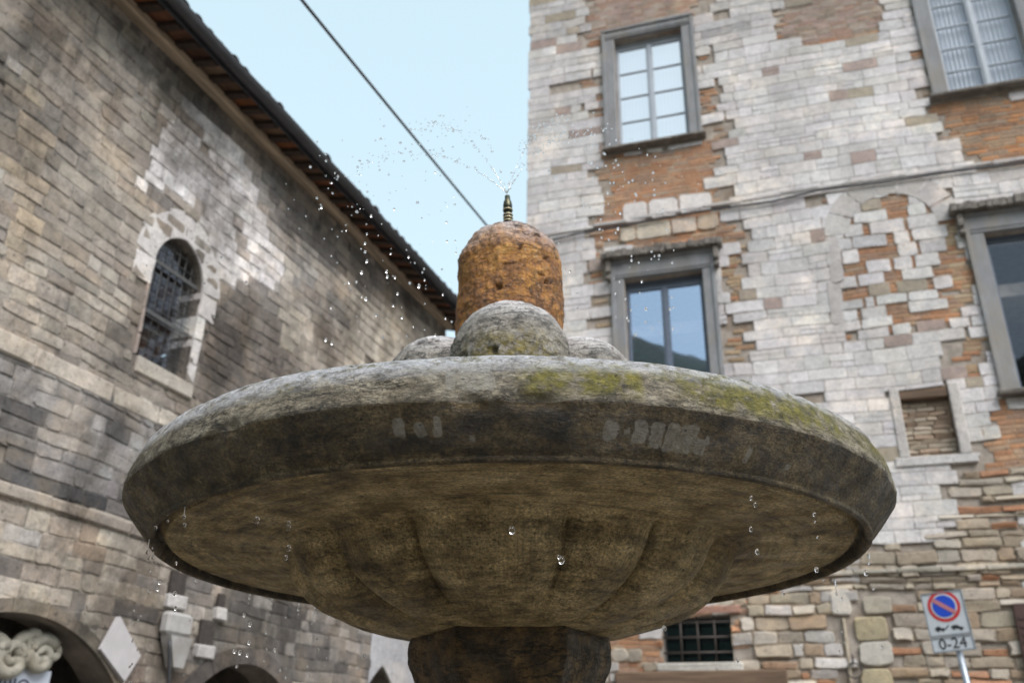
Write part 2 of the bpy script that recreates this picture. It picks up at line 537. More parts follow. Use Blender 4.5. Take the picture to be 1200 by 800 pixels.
# ------------------------------------------------------------------ facades
class Facade:
    """a vertical wall: local x along the wall (to the right as seen), local y into the wall, z up"""
    def __init__(s, az, dist, px_origin):
        s.du = np.array([math.sin(az), math.cos(az), 0])
        s.n = np.array([s.du[1], -s.du[0], 0])
        s.dist = dist
        s.O = np.zeros(3)
        P = s.hit(*px_origin)
        s.O = np.array([P[0], P[1], 0])
        s.rot = math.atan2(s.du[1], s.du[0])

    def hit(s, px, py, d=0.0):
        r = ray(px, py)
        k = (-s.dist + d - s.n @ CAM) / (s.n @ r)
        return CAM + r * k

    def at(s, px, py, d=0.0):
        P = s.hit(px, py, d) - s.O
        return float(P @ s.du), float(P[2])

    def px(s, u, z):
        x, y = project(s.O + s.du * u + np.array([0, 0, z]))
        return float(x), float(y)

    def root(s, name):
        return empty(name, tuple(s.O), (0, 0, s.rot))


def courses(u0, u1, z0, z1, h, w, seed, joint=.008):
    rnd = random.Random(seed)
    z = z0
    out = []
    while z < z1:
        hh = rnd.uniform(*h)
        u = u0 - rnd.uniform(0, w[1])
        while u < u1:
            ww = rnd.uniform(*w) * (1.0 if rnd.random() < .85 else .6)
            out.append([u + joint, u + ww - joint, z + joint, z + hh - joint])
            u += ww
        z += hh
    return out


def trim(rc, rects, minw=.05):
    a = list(rc)
    for (u0, u1, z0, z1) in rects:
        if a[1] <= u0 or a[0] >= u1 or a[3] <= z0 or a[2] >= z1:
            continue
        ol = {'r': a[1] - u0, 'l': u1 - a[0], 't': a[3] - z0, 'b': z1 - a[2]}
        side = min(ol, key=ol.get)
        if side == 'r': a[1] = u0 - .003
        elif side == 'l': a[0] = u1 + .003
        elif side == 't': a[3] = z0 - .003
        else: a[2] = z1 + .003
        if a[1] - a[0] < minw or a[3] - a[2] < .025:
            return None
    return a


def stone(mb, rc, d0, d1, col, bev=.012, jit=.006, rnd=random, smooth=False, arches=(), edge=.0, warp=True, mortar=None, joint=.008, sink=.007, tilt=1.0):
    u0, u1, z0, z1 = rc
    w, h = u1 - u0, z1 - z0
    c = min(w, h) * rnd.uniform(.08, .2) if jit > .003 else .004
    if edge: c = min(w, h) * edge
    def wp(u, z): return (u + 0, z + .018 * math.sin(u * 1.3 + z * .7) + .010 * math.sin(u * 3.7 + 2 + z * 2.1)) if warp else (u, z)
    if mortar:            # the pointing round this stone
        fl = [wp(*q) for q in ((u0 - joint, z0 - joint), ((u0 + u1) / 2, z0 - joint), (u1 + joint, z0 - joint), (u1 + joint, z1 + joint), ((u0 + u1) / 2, z1 + joint), (u0 - joint, z1 + joint))]
        for A in arches: fl = [A.push(*q) for q in fl]
        dm = d1 - sink - rnd.uniform(0, .003)
        mb.add([(u, -dm, z) for u, z in fl], [(0, 1, 4, 5), (1, 2, 3, 4)], mortar)
    base = [(u0 + c, z0), ((u0 + u1) / 2, z0), (u1 - c, z0), (u1, z0 + c), (u1, (z0 + z1) / 2), (u1, z1 - c), (u1 - c, z1), ((u0 + u1) / 2, z1), (u0 + c, z1), (u0, z1 - c), (u0, (z0 + z1) / 2), (u0, z0 + c)]
    pts = [(u + rnd.uniform(-jit, jit), z + rnd.uniform(-jit, jit)) for u, z in base]
    if warp:
        pts = [(u, z + .018 * math.sin(u * 1.3 + z * .7) + .010 * math.sin(u * 3.7 + 2 + z * 2.1)) for u, z in pts]
    for A in arches:
        pts = [A.push(u, z) for u, z in pts]
    cu = sum(p[0] for p in pts) / 12
    cz = sum(p[1] for p in pts) / 12
    bu, bz = max(1 - 2 * bev / max(w, .02), .3), max(1 - 2 * bev / max(h, .02), .3)
    tu, tz, td = tilt * rnd.uniform(-.012, .012), tilt * rnd.uniform(-.012, .012), tilt * rnd.uniform(-.004, .008)
    v = [(u, -d0, z) for u, z in pts]
    v += [(u, -(d1 - bev * .9), z) for u, z in pts]
    v += [(cu + (u - cu) * bu, -(d1 + td + tu * (u - cu) / max(w, .05) * 2 + tz * (z - cz) / max(h, .05) * 2), cz + (z - cz) * bz) for u, z in pts]
    v.append((cu, -(d1 + td + tilt * rnd.uniform(0, .006)), cz))
    fs = []
    for k in range(12):
        k2 = (k + 1) % 12
        fs.append((k, k2, 12 + k2, 12 + k))
        fs.append((12 + k, 12 + k2, 24 + k2, 24 + k))
        fs.append((24 + k, 24 + k2, 36))
    mb.add(v, fs, col, smooth)


class Arch:
    """arched opening: half width a about u, springing at zs, rise r (pointed when r > a), open down to z0"""
    def __init__(s, u, a, zs, rise, z0):
        s.u, s.a, s.zs, s.rise, s.z0 = u, a, zs, rise, z0
        s.top = zs + rise

    def curve(s, t):                      # t -1..1 across the opening
        if s.rise > s.a * 1.02:           # two-centred pointed arch
            Rr = (s.a ** 2 + s.rise ** 2) / (2 * s.a)
            x = abs(t) * s.a
            return s.zs + math.sqrt(max(Rr ** 2 - (x + Rr - s.a) ** 2, 0))
        return s.zs + s.rise * math.sqrt(max(1 - t * t, 0))

    def outline(s, n=24):
        ts = [-math.cos(math.pi * k / n) for k in range(n + 1)]
        return [(s.u + s.a * t, s.curve(t)) for t in ts]

    def inside(s, u, z):
        t = (u - s.u) / s.a
        return abs(t) < 1 and s.z0 < z < s.curve(t)

    def push(s, u, z):
        if not s.inside(u, z): return (u, z)
        if z < s.zs:
            return (s.u + (s.a if u > s.u else -s.a), z)
        for k in range(1, 60):
            m = 1 + k * .04
            q = (s.u + (u - s.u) * m, s.zs + (z - s.zs) * m)
            if not s.inside(*q): return q
        return (u, s.curve((u - s.u) / s.a))

    def rect(s): return (s.u - s.a, s.u + s.a, s.z0, s.top)


def backing(mb, u0, u1, z0, z1, rects, arches, depth=.4, rev_col=(1, 1, 1)):
    """wall sheet at depth 0 with holes and reveals"""
    allr = list(rects) + [A.rect() for A in arches]
    us = sorted({u0, u1} | {r[k] for r in allr for k in (0, 1) if u0 < r[k] < u1})
    zs = sorted({z0, z1} | {r[k] for r in allr for k in (2, 3) if z0 < r[k] < z1})
    for i in range(len(us) - 1):
        for j in range(len(zs) - 1):
            a, b, c, d = us[i], us[i + 1], zs[j], zs[j + 1]
            m, k = (a + b) / 2, (c + d) / 2
            if any(r[0] < m < r[1] and r[2] < k < r[3] for r in allr): continue
            mb.add([(a, 0, c), (b, 0, c), (b, 0, d), (a, 0, d)], [(0, 1, 2, 3)])
    for (a, b, c, d) in rects:
        D = depth
        mb.add([(a, 0, c), (b, 0, c), (b, 0, d), (a, 0, d), (a, D, c), (b, D, c), (b, D, d), (a, D, d)],
               [(0, 4, 5, 1), (1, 5, 6, 2), (2, 6, 7, 3), (3, 7, 4, 0)])
    for A in arches:
        o = A.outline()
        for k in range(len(o) - 1):
            (ua, za), (ub, zb) = o[k], o[k + 1]
            mb.add([(ua, 0, za), (ub, 0, zb), (ub, 0, A.top), (ua, 0, A.top)], [(0, 1, 2, 3)])
            mb.add([(ua, 0, za), (ua, depth, za), (ub, depth, zb), (ub, 0, zb)], [(0, 1, 2, 3)], smooth=True)
        for sgn in (-1, 1):
            u = A.u + sgn * A.a
            mb.add([(u, 0, A.z0), (u, depth, A.z0), (u, depth, A.zs), (u, 0, A.zs)], [(0, 1, 2, 3)])


def jitcol(c, amt=.12, rnd=random):
    k = 1 + rnd.uniform(-amt, amt)
    return tuple(max(.01, x * k * (1 + rnd.uniform(-.012, .012))) for x in c)


# ================================================================== RIGHT: tall palazzo
FR = Facade(R(-72.47 + 180), 13.0, (619.5, 300))
palazzo = FR.root('stone_palazzo')
tag(palazzo, 'tall pale limestone palazzo with brick patches and grey framed windows', 'building')
RW = 11.0          # length of the facade
RH = 18.0


def rrect(tl, tr, br, bl):
    P = [FR.at(*q) for q in (tl, tr, br, bl)]
    return [(P[0][0] + P[3][0]) / 2, (P[1][0] + P[2][0]) / 2, (P[2][1] + P[3][1]) / 2, (P[0][1] + P[1][1]) / 2]


W1o = rrect((718, 50), (798, 33), (808, 163), (727, 172))
W1f = rrect((696, 44), (818, 14), (834, 158), (702, 180))
W2o = rrect((731, 328), (822, 318), (830, 400), (736, 405))
W3l, W3t = FR.at(1153, 275)
W3b = FR.at(1196, 457)[1]
W2o[2] = W2o[3] - (W3t - W3b)
W3o = [FR.at(1172, 360)[0], FR.at(1172, 360)[0] + (W2o[1] - W2o[0]) * 1.05, W3b, W3t]
W4u = FR.at(1100, 60)[0]
W4b = FR.at(1113, 112)[1]
W4o = [W4u, W4u + (W1o[1] - W1o[0]), W4b, W4b + (W1o[3] - W1o[2]) * 1.03]
NI = rrect((1052, 456), (1112, 452), (1123, 531), (1066, 535))
BW = rrect((775, 725), (855, 716), (861, 775), (778, 776))
print('W1', W1o, W1f, '\nW2', W2o, 'W3', W3o, 'W4', W4o, 'NI', NI, 'BW', BW)
SH = [FR.at(1192, 740)[0] + .05, FR.at(1192, 740)[0] + .9, FR.at(1192, 800)[1] - .6, FR.at(1190, 708)[1]]

open_rects = [W1o, W2o, W3o, W4o, NI, BW, SH]
keep_out = []
for o, m, top in ((W1o, .22, .24), (W2o, .2, .36), (W3o, .24, .36), (W4o, .24, .3)):
    keep_out.append((o[0] - m, o[1] + m, o[2] - .12, o[3] + top))
keep_out += [tuple(NI), tuple(BW), tuple(SH)]

mb = MB()
backing(mb, 0, RW, 0, RH, open_rects, [])
wall_back = mb.build('wall', M['mortar_pale'], palazzo)

BRICK = [
    [(690, 0), (826, -20), (826, 14), (692, 44)],
    [(690, 20), (700, 20), (708, 190), (698, 190)],
    [(816, 20), (828, 20), (842, 160), (832, 165)],
    [(698, 186), (838, 163), (836, 224), (850, 245), (876, 262), (872, 280), (845, 283), (690, 300), (697, 262), (716, 240), (712, 215), (700, 212)],
    [(850, 290), (872, 284), (866, 330), (872, 410), (862, 440), (850, 440)],
    [(690, 300), (705, 300), (716, 395), (706, 395)],
    [(1072, 60), (1086, 60), (1094, 128), (1084, 135)],
    [(1084, 130), (1210, 108), (1210, 198), (1150, 192), (1122, 168), (1112, 148)],
    [(975, 240), (1100, 215), (1112, 310), (1118, 380), (990, 395), (982, 330)],
    [(1095, 230), (1118, 236), (1160, 475), (1135, 440), (1120, 330)],
    [(915, 8), (1035, -18), (1038, 34), (918, 55)],
    [(1148, 470), (1210, 460), (1210, 545), (1158, 560), (1150, 500)],
    [(738, 690), (880, 672), (885, 765), (862, 770), (858, 712), (775, 722), (778, 778), (700, 785), (705, 740)],
    [(700, 720), (778, 715), (778, 800), (700, 800)],
]
TAN = [BRICK[4], BRICK[5], BRICK[9]]
PINK = [BRICK[0], BRICK[10]]
BROWN = [BRICK[7]]
MIXED = [BRICK[8], BRICK[11], BRICK[12]]
RUBBLE = [[(1145, 520), (1210, 500), (1210, 900), (640, 900), (700, 780), (860, 690), (960, 660), (1090, 632), (1120, 590)]]
BIGARCH = [[(960, 240), (985, 205), (1030, 182), (1085, 182), (1130, 205), (1100, 222), (1040, 212), (1000, 236), (985, 262)]]

wb = MB()
rnd = random.Random(5)
ashlar_cols = [(.66, .635, .635), (.69, .665, .665), (.635, .612, .615), (.67, .638, .62), (.61, .59, .585)]


def noisy(px, py, amp=5):
    q = np.array([px * .03, py * .03, 1.0])
    return px + amp * float(vnoise(q, 1, 2)) * 2, py + amp * float(vnoise(q, 1, 4)) * 2


def any_in(px, py, polys): return any(in_poly(px, py, p) for p in polys)


for rc in courses(0, RW, 0, RH, (.155, .235), (.24, .62), 11, .005):
    rc[0] = max(rc[0], -.03); rc[1] = min(rc[1], RW)
    if rc[1] - rc[0] < .08: continue
    uc, zc = (rc[0] + rc[1]) / 2, (rc[2] + rc[3]) / 2
    px, py = FR.px(uc, zc)
    qx, qy = noisy(px, py)
    if any_in(qx, qy, BRICK) and not (any_in(qx, qy, MIXED) and rnd.random() < .8): continue
    if any_in(qx, qy, RUBBLE) or zc < 2.4: continue
    # the large white patching stones over the lower left window
    if 722 < px < 850 and 222 < py < 282: continue
    a = trim(rc, keep_out)
    if not a: continue
    col = jitcol(rnd.choice(ashlar_cols), .085, rnd)
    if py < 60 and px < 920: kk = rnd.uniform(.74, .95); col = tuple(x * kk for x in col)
    if rnd.random() < .04: col = jitcol((.42, .33, .30), .1, rnd)
    if rnd.random() < .03: col = jitcol((.38, .33, .26), .1, rnd)
    if rnd.random() < .008: continue
    if any(any_in(px + ox, py + oy, BRICK) for ox, oy in ((-20, 0), (20, 0), (0, -14), (0, 14))):   # broken stones round the brick patches
        cut = rnd.uniform(0, .3) * (a[1] - a[0])
        if any_in(px + 24, py, BRICK): a[1] -= cut
        elif any_in(px - 24, py, BRICK): a[0] += cut
        stone(wb, a, -.02, .030, jitcol(tuple(x * .93 for x in col), .08, rnd), .004, .012, rnd, edge=rnd.uniform(.04, .16), mortar=(.40, .35, .31), joint=.006, sink=.006, tilt=.3)
        continue
    if rnd.random() < .1 and a[3] - a[2] > .14:      # small pieces made up to a course
        zm = a[2] + (a[3] - a[2]) * rnd.uniform(.38, .6); um = a[0] + (a[1] - a[0]) * rnd.uniform(.35, .65)
        for b in ((a[0], um - .004, a[2], zm - .004), (um + .004, a[1], a[2], zm - .004), (a[0], a[1], zm + .004, a[3])):
            stone(wb, b, -.02, .032, jitcol(col, .05, rnd), .004, .006, rnd, edge=rnd.uniform(.05, .14), mortar=(.38, .35, .34), joint=.004, sink=.003, tilt=.15)
        continue
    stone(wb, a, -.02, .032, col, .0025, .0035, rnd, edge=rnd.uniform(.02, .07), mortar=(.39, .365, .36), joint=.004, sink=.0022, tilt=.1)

for rc in courses(0, RW, 2.0, RH, (.062, .078), (.2, .3), 12, .006):
    uc, zc = (rc[0] + rc[1]) / 2, (rc[2] + rc[3]) / 2
    px, py = FR.px(uc, zc)
    if not any(in_poly(*noisy(px, py, 8), p) for p in BRICK): continue
    a = trim(rc, keep_out)
    if not a: continue
    t = rnd.random()
    if any_in(px, py, TAN): c = rnd.choice([(.40, .29, .18), (.44, .34, .23), (.36, .24, .15), (.40, .20, .11)])
    elif any_in(px, py, PINK): c = rnd.choice([(.40, .30, .27), (.44, .37, .32), (.38, .25, .2), (.33, .27, .22)])
    elif any_in(px, py, BROWN): c = rnd.choice([(.30, .17, .10), (.36, .19, .10), (.27, .2, .14), (.42, .2, .09), (.3, .22, .16)])
    else: c = rnd.choice([(.40, .205, .115), (.39, .24, .15), (.42, .22, .12), (.37, .265, .19), (.32, .2, .14)])
    stone(wb, a, -.02, .012 + rnd.uniform(0, .003), jitcol(c, .12, rnd), .005, .003, rnd, edge=.08, mortar=(.38, .25, .16), joint=.006, sink=.0035, tilt=.15)

for rc in courses(-.1, RW, 0, 5.2, (.07, .21), (.16, .55), 13, .011):
    rc[1] = min(rc[1], RW); rc[0] = max(rc[0], -.03)
    if rc[1] - rc[0] < .08: continue
    uc, zc = (rc[0] + rc[1]) / 2, (rc[2] + rc[3]) / 2
    px, py = FR.px(uc, zc)
    if not (any(in_poly(*noisy(px, py, 8), p) for p in RUBBLE) or zc < 2.4): continue
    if any_in(px, py, [BRICK[12]]) and rnd.random() < .45: continue
    if 985 < px < 1052 and 695 < py < 830: continue
    a = trim(rc, keep_out)
    if not a: continue
    t = rnd.random()
    left = px < 1000
    c = rnd.choice([(.46, .40, .33), (.43, .37, .29), (.49, .44, .38), (.40, .33, .25)] + ([(.48, .45, .43)] * 3 if left else []))
    if t < .17:
        c = rnd.choice([(.40, .2, .11), (.36, .23, .15)])
        a[3] = a[2] + min(.08, a[3] - a[2])
    elif t < .3: c = (.36, .27, .19)
    stone(wb, a, -.03, rnd.uniform(.02, .055), jitcol(c, .14, rnd), .010, .014, rnd, False, edge=rnd.uniform(.06, .2), mortar=(.32, .26, .2), joint=.011, sink=.016)

# two rows of big white patching stones above the lower left window
for (y0a, y0b, y1a, y1b, xs, cols) in (
        (243, 227, 264, 246, (729, 759, 795, 834), [(.62, .58, .56)] * 3),
        (269, 252, 285, 268, (727, 745, 786, 816, 842), [(.52, .46, .38), (.56, .5, .42), (.5, .42, .36), (.46, .37, .29)])):
    for k in range(len(xs) - 1):
        xm = (xs[k] + xs[k + 1]) / 2
        fr = (xm - xs[0]) / (xs[-1] - xs[0])
        u0, zt = FR.at(xs[k], y0a + (y0b - y0a) * fr)
        u1, _ = FR.at(xs[k + 1], y0a + (y0b - y0a) * fr)
        _, zb = FR.at(xm, y1a + (y1b - y1a) * fr)
        stone(wb, (u0 + .008, u1 - .008, zb + .006, zt - .006), -.02, .035, cols[k], .008, .008, rnd, warp=False)
# relieving arch of smooth big voussoirs over the walled-up opening
c0 = FR.at(1045, 262)
aL = FR.at(965, 245)
Ra = abs(c0[0] - aL[0])
for k in range(7):
    t0, t1 = math.pi * (1 - (k + .04) / 7), math.pi * (1 - (k + .96) / 7)
    ri, ro = Ra * .66, Ra * 1.04
    pts = []
    for j in range(5):
        t = t0 + (t1 - t0) * j / 4
        pts.append((c0[0] + ro * math.cos(t), c0[1] - .1 + ro * math.sin(t) * 1.0))
    for j in range(5):
        t = t1 + (t0 - t1) * j / 4
        pts.append((c0[0] + ri * math.cos(t), c0[1] - .1 + ri * math.sin(t) * 1.0))
    if min(p[0] for p in pts) > W3o[0] - .35: continue
    n = len(pts)
    v = [(u, .02, z) for u, z in pts] + [(u, -.0365, z) for u, z in pts]
    wb.add(v, [tuple(range(n, 2 * n))[::-1]] + [(i, (i + 1) % n, n + (i + 1) % n, n + i) for i in range(n)], jitcol((.5, .475, .46), .06, rnd))
# white jamb quoins of the walled-up opening + tan jamb stones of the old lower arch
for (x0, x1, y0, y1, c) in ((964, 990, 262, 330, (.52, .49, .48)), (968, 992, 330, 378, (.5, .47, .46))):
    u0, z1 = FR.at(x0, y0); u1, z0 = FR.at(x1, y1)
    stone(wb, (u0, u1, z0, z1), -.02, .034, c, .004, .006, rnd)
for (x0, x1, y0, y1, c) in ((1010, 1048, 700, 722, (.42, .38, .31)), (1000, 1042, 724, 752, (.42, .36, .24)), (1004, 1050, 754, 782, (.5, .47, .42)), (1006, 1050, 785, 815, (.43, .37, .25)), (970, 1000, 692, 722, (.5, .47, .43)), (985, 1003, 725, 815, (.42, .36, .28))):
    u0, z1 = FR.at(x0, y0); u1, z0 = FR.at(x1, y1)
    stone(wb, (u0 + .01, u1 - .01, z0 + .01, z1 - .01), -.02, .05, c, .015, .012, rnd)
# stone course beside the corner (side wall, seen only from the left)
wb.build('stonework', M['ashlar'], wall_back)

# body: side, back and roof
mb = MB()
mb.box((0.002, .40, 0), (.4, 9, RH)); mb.box((RW - .4, .40, 0), (RW, 9, RH)); mb.box((.4, 8.6, 0), (RW - .4, 9, RH))
mb.add([(0.0, 0, 0), (0.0, .4, 0), (0.0, .4, RH), (0.0, 0, RH)], [(0, 3, 2, 1)])
for z in (3.6, 7.9, 12.2): mb.box((.402, .402, z), (RW - .402, 8.598, z + .2))
mb.build('side_wall', M['mortar_pale'], palazzo)
mb = MB()
mb.box((-.4, -.6, RH + .004), (RW + .4, 9.6, RH + .18))
for k in range(40):
    mb.tube([(-.3 + k * .3, -.72, RH + .22), (-.3 + k * .3, 9.6, RH + .26)], .09, 8)
mb.build('roof', M['tile'], palazzo)


def curtain(mb, u0, u1, z0, z1, y, seed=0, amp=.02):
    n = 60
    for k in range(n + 1):
        u = u0 + (u1 - u0) * k / n
        d = amp * (math.sin(k * .9 + seed) + .5 * math.sin(k * 1.7 + seed * 2))
        mb.v += [(u, y + d, z0), (u, y + d * .6, z1)]
    for k in range(n):
        b = k * 2
        mb.face([b, b + 2, b + 3, b + 1], (1, 1, 1), True)


def make_window(o, jamb, top, frame_mat, glass, rows, sill=True, cornice=False, curtains=False, drop_top=.0, dark_gap=.12):
    u0, u1, z0, z1 = o
    e = .002
    mb = MB()
    P, Bk = -.07, .16        # surround stands 7 cm proud
    cs = [jitcol((1, 1, 1), .05) for _ in range(3)]
    mb.box((u0 - jamb, P, z0 - .02), (u0 - e, Bk, z1 + e), cs[0], .012, .004)
    mb.box((u1 + e, P, z0 - .02), (u1 + jamb, Bk, z1 + e), cs[1], .012, .004)
    mb.box((u0 - jamb - .01, P - .008, z1 + .004), (u1 + jamb + .01, Bk, z1 + top), cs[2], .012, .004)
    # architrave steps on the face
    for (a, b, c, d) in ((u0 - jamb - .012, u0 - jamb + .05, z0, z1 + top), (u1 + jamb - .05, u1 + jamb + .012, z0, z1 + top)):
        mb.box((a, P - .022, c), (b, P - .002, d), (.9, .9, .9), .006)
    mb.box((u0 - jamb - .03, P - .035, z1 + top - .055), (u1 + jamb + .03, P - .011, z1 + top + .004), (.9, .9, .9), .006)
    mb.box((u0 - jamb + .06, P - .02, z1 + .06), (u1 + jamb - .06, P - .010, z1 + .075), (.9, .9, .9))
    w = mb.build('window', M['serena'], palazzo)
    if sill:
        m2 = MB()
        m2.box((u0 - jamb - .06, -.17, z0 - .085), (u1 + jamb + .06, .2, z0 - .024), (1, 1, 1), .014, .006)
        m2.build('sill', M['serena_worn'], w)
    if cornice:
        m2 = MB()
        n = 22
        for k in range(n):       # eroded projecting cornice
            a = u0 - jamb - .16 + (u1 - u0 + 2 * jamb + .32) * k / n
            b = u0 - jamb - .16 + (u1 - u0 + 2 * jamb + .32) * (k + 1) / n - .001
            r1, r2 = random.uniform(-.035, .01), random.uniform(-.025, .02)
            m2.box((a, -.22 - r1, z1 + top + .006 - r2 * .4), (b, .1, z1 + top + .15 + r2), (1, 1, 1), .01, .006)
        m2.build('cornice', M['serena_worn'], w)
        for s in (-1, 1):
            m3 = MB()
            c = (u0 - jamb - .045) if s < 0 else (u1 + jamb + .045)
            m3.box((c - .04, -.16, z1 + top - .22), (c + .04, .02, z1 + top + .004), (1, 1, 1), .012)
            m3.box((c - .032, -.11, z1 + top - .36), (c + .032, .02, z1 + top - .222), (1, 1, 1), .012)
            m3.tube([(c - .042, -.13, z1 + top - .33), (c + .042, -.13, z1 + top - .33)], .035, 10)
            m3.build('corbel', M['serena_worn'], w)
    # two casement leaves
    y = .09
    zt = z1 - dark_gap if dark_gap else z1 - .01
    m4 = MB()
    if dark_gap: m4.box((u0 + .002, y + .02, zt), (u1 - .002, y + .1, z1 - .002), (.5, .5, .5), .004)
    um = (u0 + u1) / 2
    fw = .055
    for (a, b) in ((u0 + .004, um - .004), (um + .004, u1 - .004)):
        m4.box((a, y, z0 + .004), (a + fw, y + .055, zt - .003), (1, 1, 1), .006)
        m4.box((b - fw, y, z0 + .004), (b, y + .055, zt - .003), (1, 1, 1), .006)
        m4.box((a + fw, y + .002, z0 + .004), (b - fw, y + .053, z0 + .07), (1, 1, 1), .006)
        m4.box((a + fw, y + .002, zt - fw), (b - fw, y + .053, zt - .003), (1, 1, 1), .006)
        for r in range(1, rows):
            z = z0 + .07 + (zt - z0 - .12) * r / rows
            m4.box((a + fw, y + .006, z - .012), (b - fw, y + .046, z + .012), (1, 1, 1), .004)
    m4.box((um - .03, y - .015, z0 + .01), (um + .03, y - .001, zt - .006), (1, 1, 1), .006)
    m4.build('sash', frame_mat, w)
    m5 = MB()
    for (a, b) in ((u0 + .02, um - .03), (um + .03, u1 - .02)):
        m5.add([(a, y + .03, z0 + .03), (b, y + .03, z0 + .03), (b, y + .03, zt - .03), (a, y + .03, zt - .03)], [(0, 1, 2, 3)])
    m5.build('pane', glass, w)
    if curtains:
        m6 = MB()
        curtain(m6, u0 + .02, um - .02, z0 + .02, zt - .02, y + .11, 1, curtains)
        m6.build('curtain', M['curtain'], w)
        m6 = MB()
        curtain(m6, um + .02, u1 - .02, z0 + .02, zt - .02, y + .11, 4, curtains)
        m6.build('curtain', M['curtain'], w)
    return w


make_window(W1o, .22, .24, M['paint_grey'], M['glass_pale'], 4, curtains=.006)
make_window(W2o, .2, .34, M['paint_blue'], M['glass_blue'], 1, cornice=True, dark_gap=.13)
make_window(W3o, .24, .34, M['paint_blue'], M['glass_dim'], 1, cornice=True, dark_gap=.05)
make_window(W4o, .24, .26, M['paint_grey'], M['glass_dim'], 5, curtains=.02, dark_gap=.08)

# walled-up little window
u0, u1, z0, z1 = NI
mb = MB()
mb.box((u0 - .13, -.052, z0 - .02), (u0 - .001, .1, z1 + .02), (.58, .55, .53), .01, .004)
mb.box((u1 + .001, -.052, z0 - .02), (u1 + .14, .1, z1 + .02), (.58, .55, .53), .01, .004)
mb.box((u0 - .2, -.06, z0 - .15), (u1 + .2, .1, z0 - .022), (.58, .56, .55), .01, .004)
niche = mb.build('window', M['ashlar'], palazzo)
niche['label'] = 'small walled-up window with white stone surround'
mb = MB()
for rc in courses(u0, u1, z0, z1 - .16, (.062, .07), (.2, .28), 21, .004):
    a = [max(rc[0], u0 + .003), min(rc[1], u1 - .003), rc[2], min(rc[3], z1 - .165)]
    if a[1] - a[0] < .04 or a[3] - a[2] < .03: continue
    stone(mb, a, -.16, -.09, jitcol(rnd.choice([(.40, .32, .24), (.44, .37, .29), (.36, .26, .19)]), .12, rnd), .005, .003, rnd, warp=False)
mb.add([(u0, .14, z0), (u1, .14, z0), (u1, .14, z1), (u0, .14, z1)], [(0, 1, 2, 3)], (.3, .25, .2))
mb.build('brick_infill', M['ashlar'], niche)
mb = MB()
mb.box((u0 + .002, -.02, z1 - .155), (u1 - .002, .13, z1 - .002), (1, 1, 1), .01, .004)
mb.build('lintel', M['beam'], niche)

# barred window
u0, u1, z0, z1 = BW
mb = MB()
mb.box((u0 - .1, -.05, z0 - .12), (u1 + .12, .2, z0 - .004), (.5, .48, .44), .015, .008)
mb.box((u0 - .12, -.045, z1 + .004), (u1 + .14, .2, z1 + .11), (.36, .2, .15), .012, .008)
bw = mb.build('window', M['ashlar'], palazzo)
bw['label'] = 'small dark window with an iron grille'
mb = MB()
for k in range(1, 4):
    u = u0 + (u1 - u0) * (k + .1) / 4.1
    mb.tube([(u, .02, z0), (u, .02, z1)], .014, 6)
for k in range(1, 4):
    z = z0 + (z1 - z0) * (k - .35) / 3.1
    mb.tube([(u0, .02, z), (u1, .02, z)], .014, 6)
mb.build('grille', M['iron'], bw)
mb = MB()
mb.add([(u0, .2, z0), (u1, .2, z0), (u1, .2, z1), (u0, .2, z1)], [(0, 1, 2, 3)])
mb.build('pane', M['glass_old'], bw)

# timber lintel of the shop front below
a, b = FR.at(722, 787), FR.at(922, 784)
mb = MB()
mb.box((a[0], -.09, a[1] - .3), (b[0], .05, a[1]), (1, 1, 1), .015, .008)
mb.build('door_lintel', M['beam'], palazzo)

# brown shutter at the right edge
u0, u1, z0, z1 = SH
mb = MB()
mb.box((u0 - .06, -.11, z0), (u0 + .42, -.06, z1), (1, 1, 1), .006)
for k in range(14):
    z = z0 + .1 + k * (z1 - z0 - .2) / 14
    mb.box((u0 - .02, -.122, z), (u0 + .38, -.112, z + .04), (.8, .8, .8))
mb.build('shutter', M['shutter'], palazzo)

# thin string courses
def ledge(name, pts_px, hgt, proud, parent, col=(.5, .475, .47), mat='ashlar'):
    P = [FR.at(*q) for q in pts_px]
    m = MB()
    for k in range(len(P) - 1):
        (ua, za), (ub, zb) = P[k], P[k + 1]
        n = max(1, int((ub - ua) / .5))
        for j in range(n):
            a, b = ua + (ub - ua) * j / n, ua + (ub - ua) * (j + 1) / n - .006
            z = za + (zb - za) * (j + .5) / n
            if any(r[0] < (a + b) / 2 < r[1] and r[2] < z < r[3] for r in keep_out): continue
            m.box((a, -proud, z - hgt / 2), (b, .02, z + hgt / 2), jitcol(col, .08), .01, .006)
    return m.build(name, M[mat], parent)


ledge('string_course', [(619.5, 281), (735, 259), (870, 236), (960, 221), (1115, 199), (1260, 178)], .065, .05, palazzo)
ledge('string_course', [(860, 679), (1000, 671), (1210, 663)], .06, .07, palazzo, (.46, .42, .36))

# service cable clipped along the facade
mb = MB()
pts = []
for q in [(619.5, 290), (680, 276), (735, 266.5), (800, 254), (850, 246), (905, 239), (958, 226), (1030, 217), (1110, 205), (1200, 194), (1290, 180)]:
    u, z = FR.at(*q)
    pts.append(FR.O + FR.du * u + FR.n * .07 + np.array([0, 0, z]))
mb.tube(pts, .018, 6)
tag(mb.build('wall_cable', M['cable'], None), 'thin dark cable clipped along the pale palazzo under its string course', 'cable')

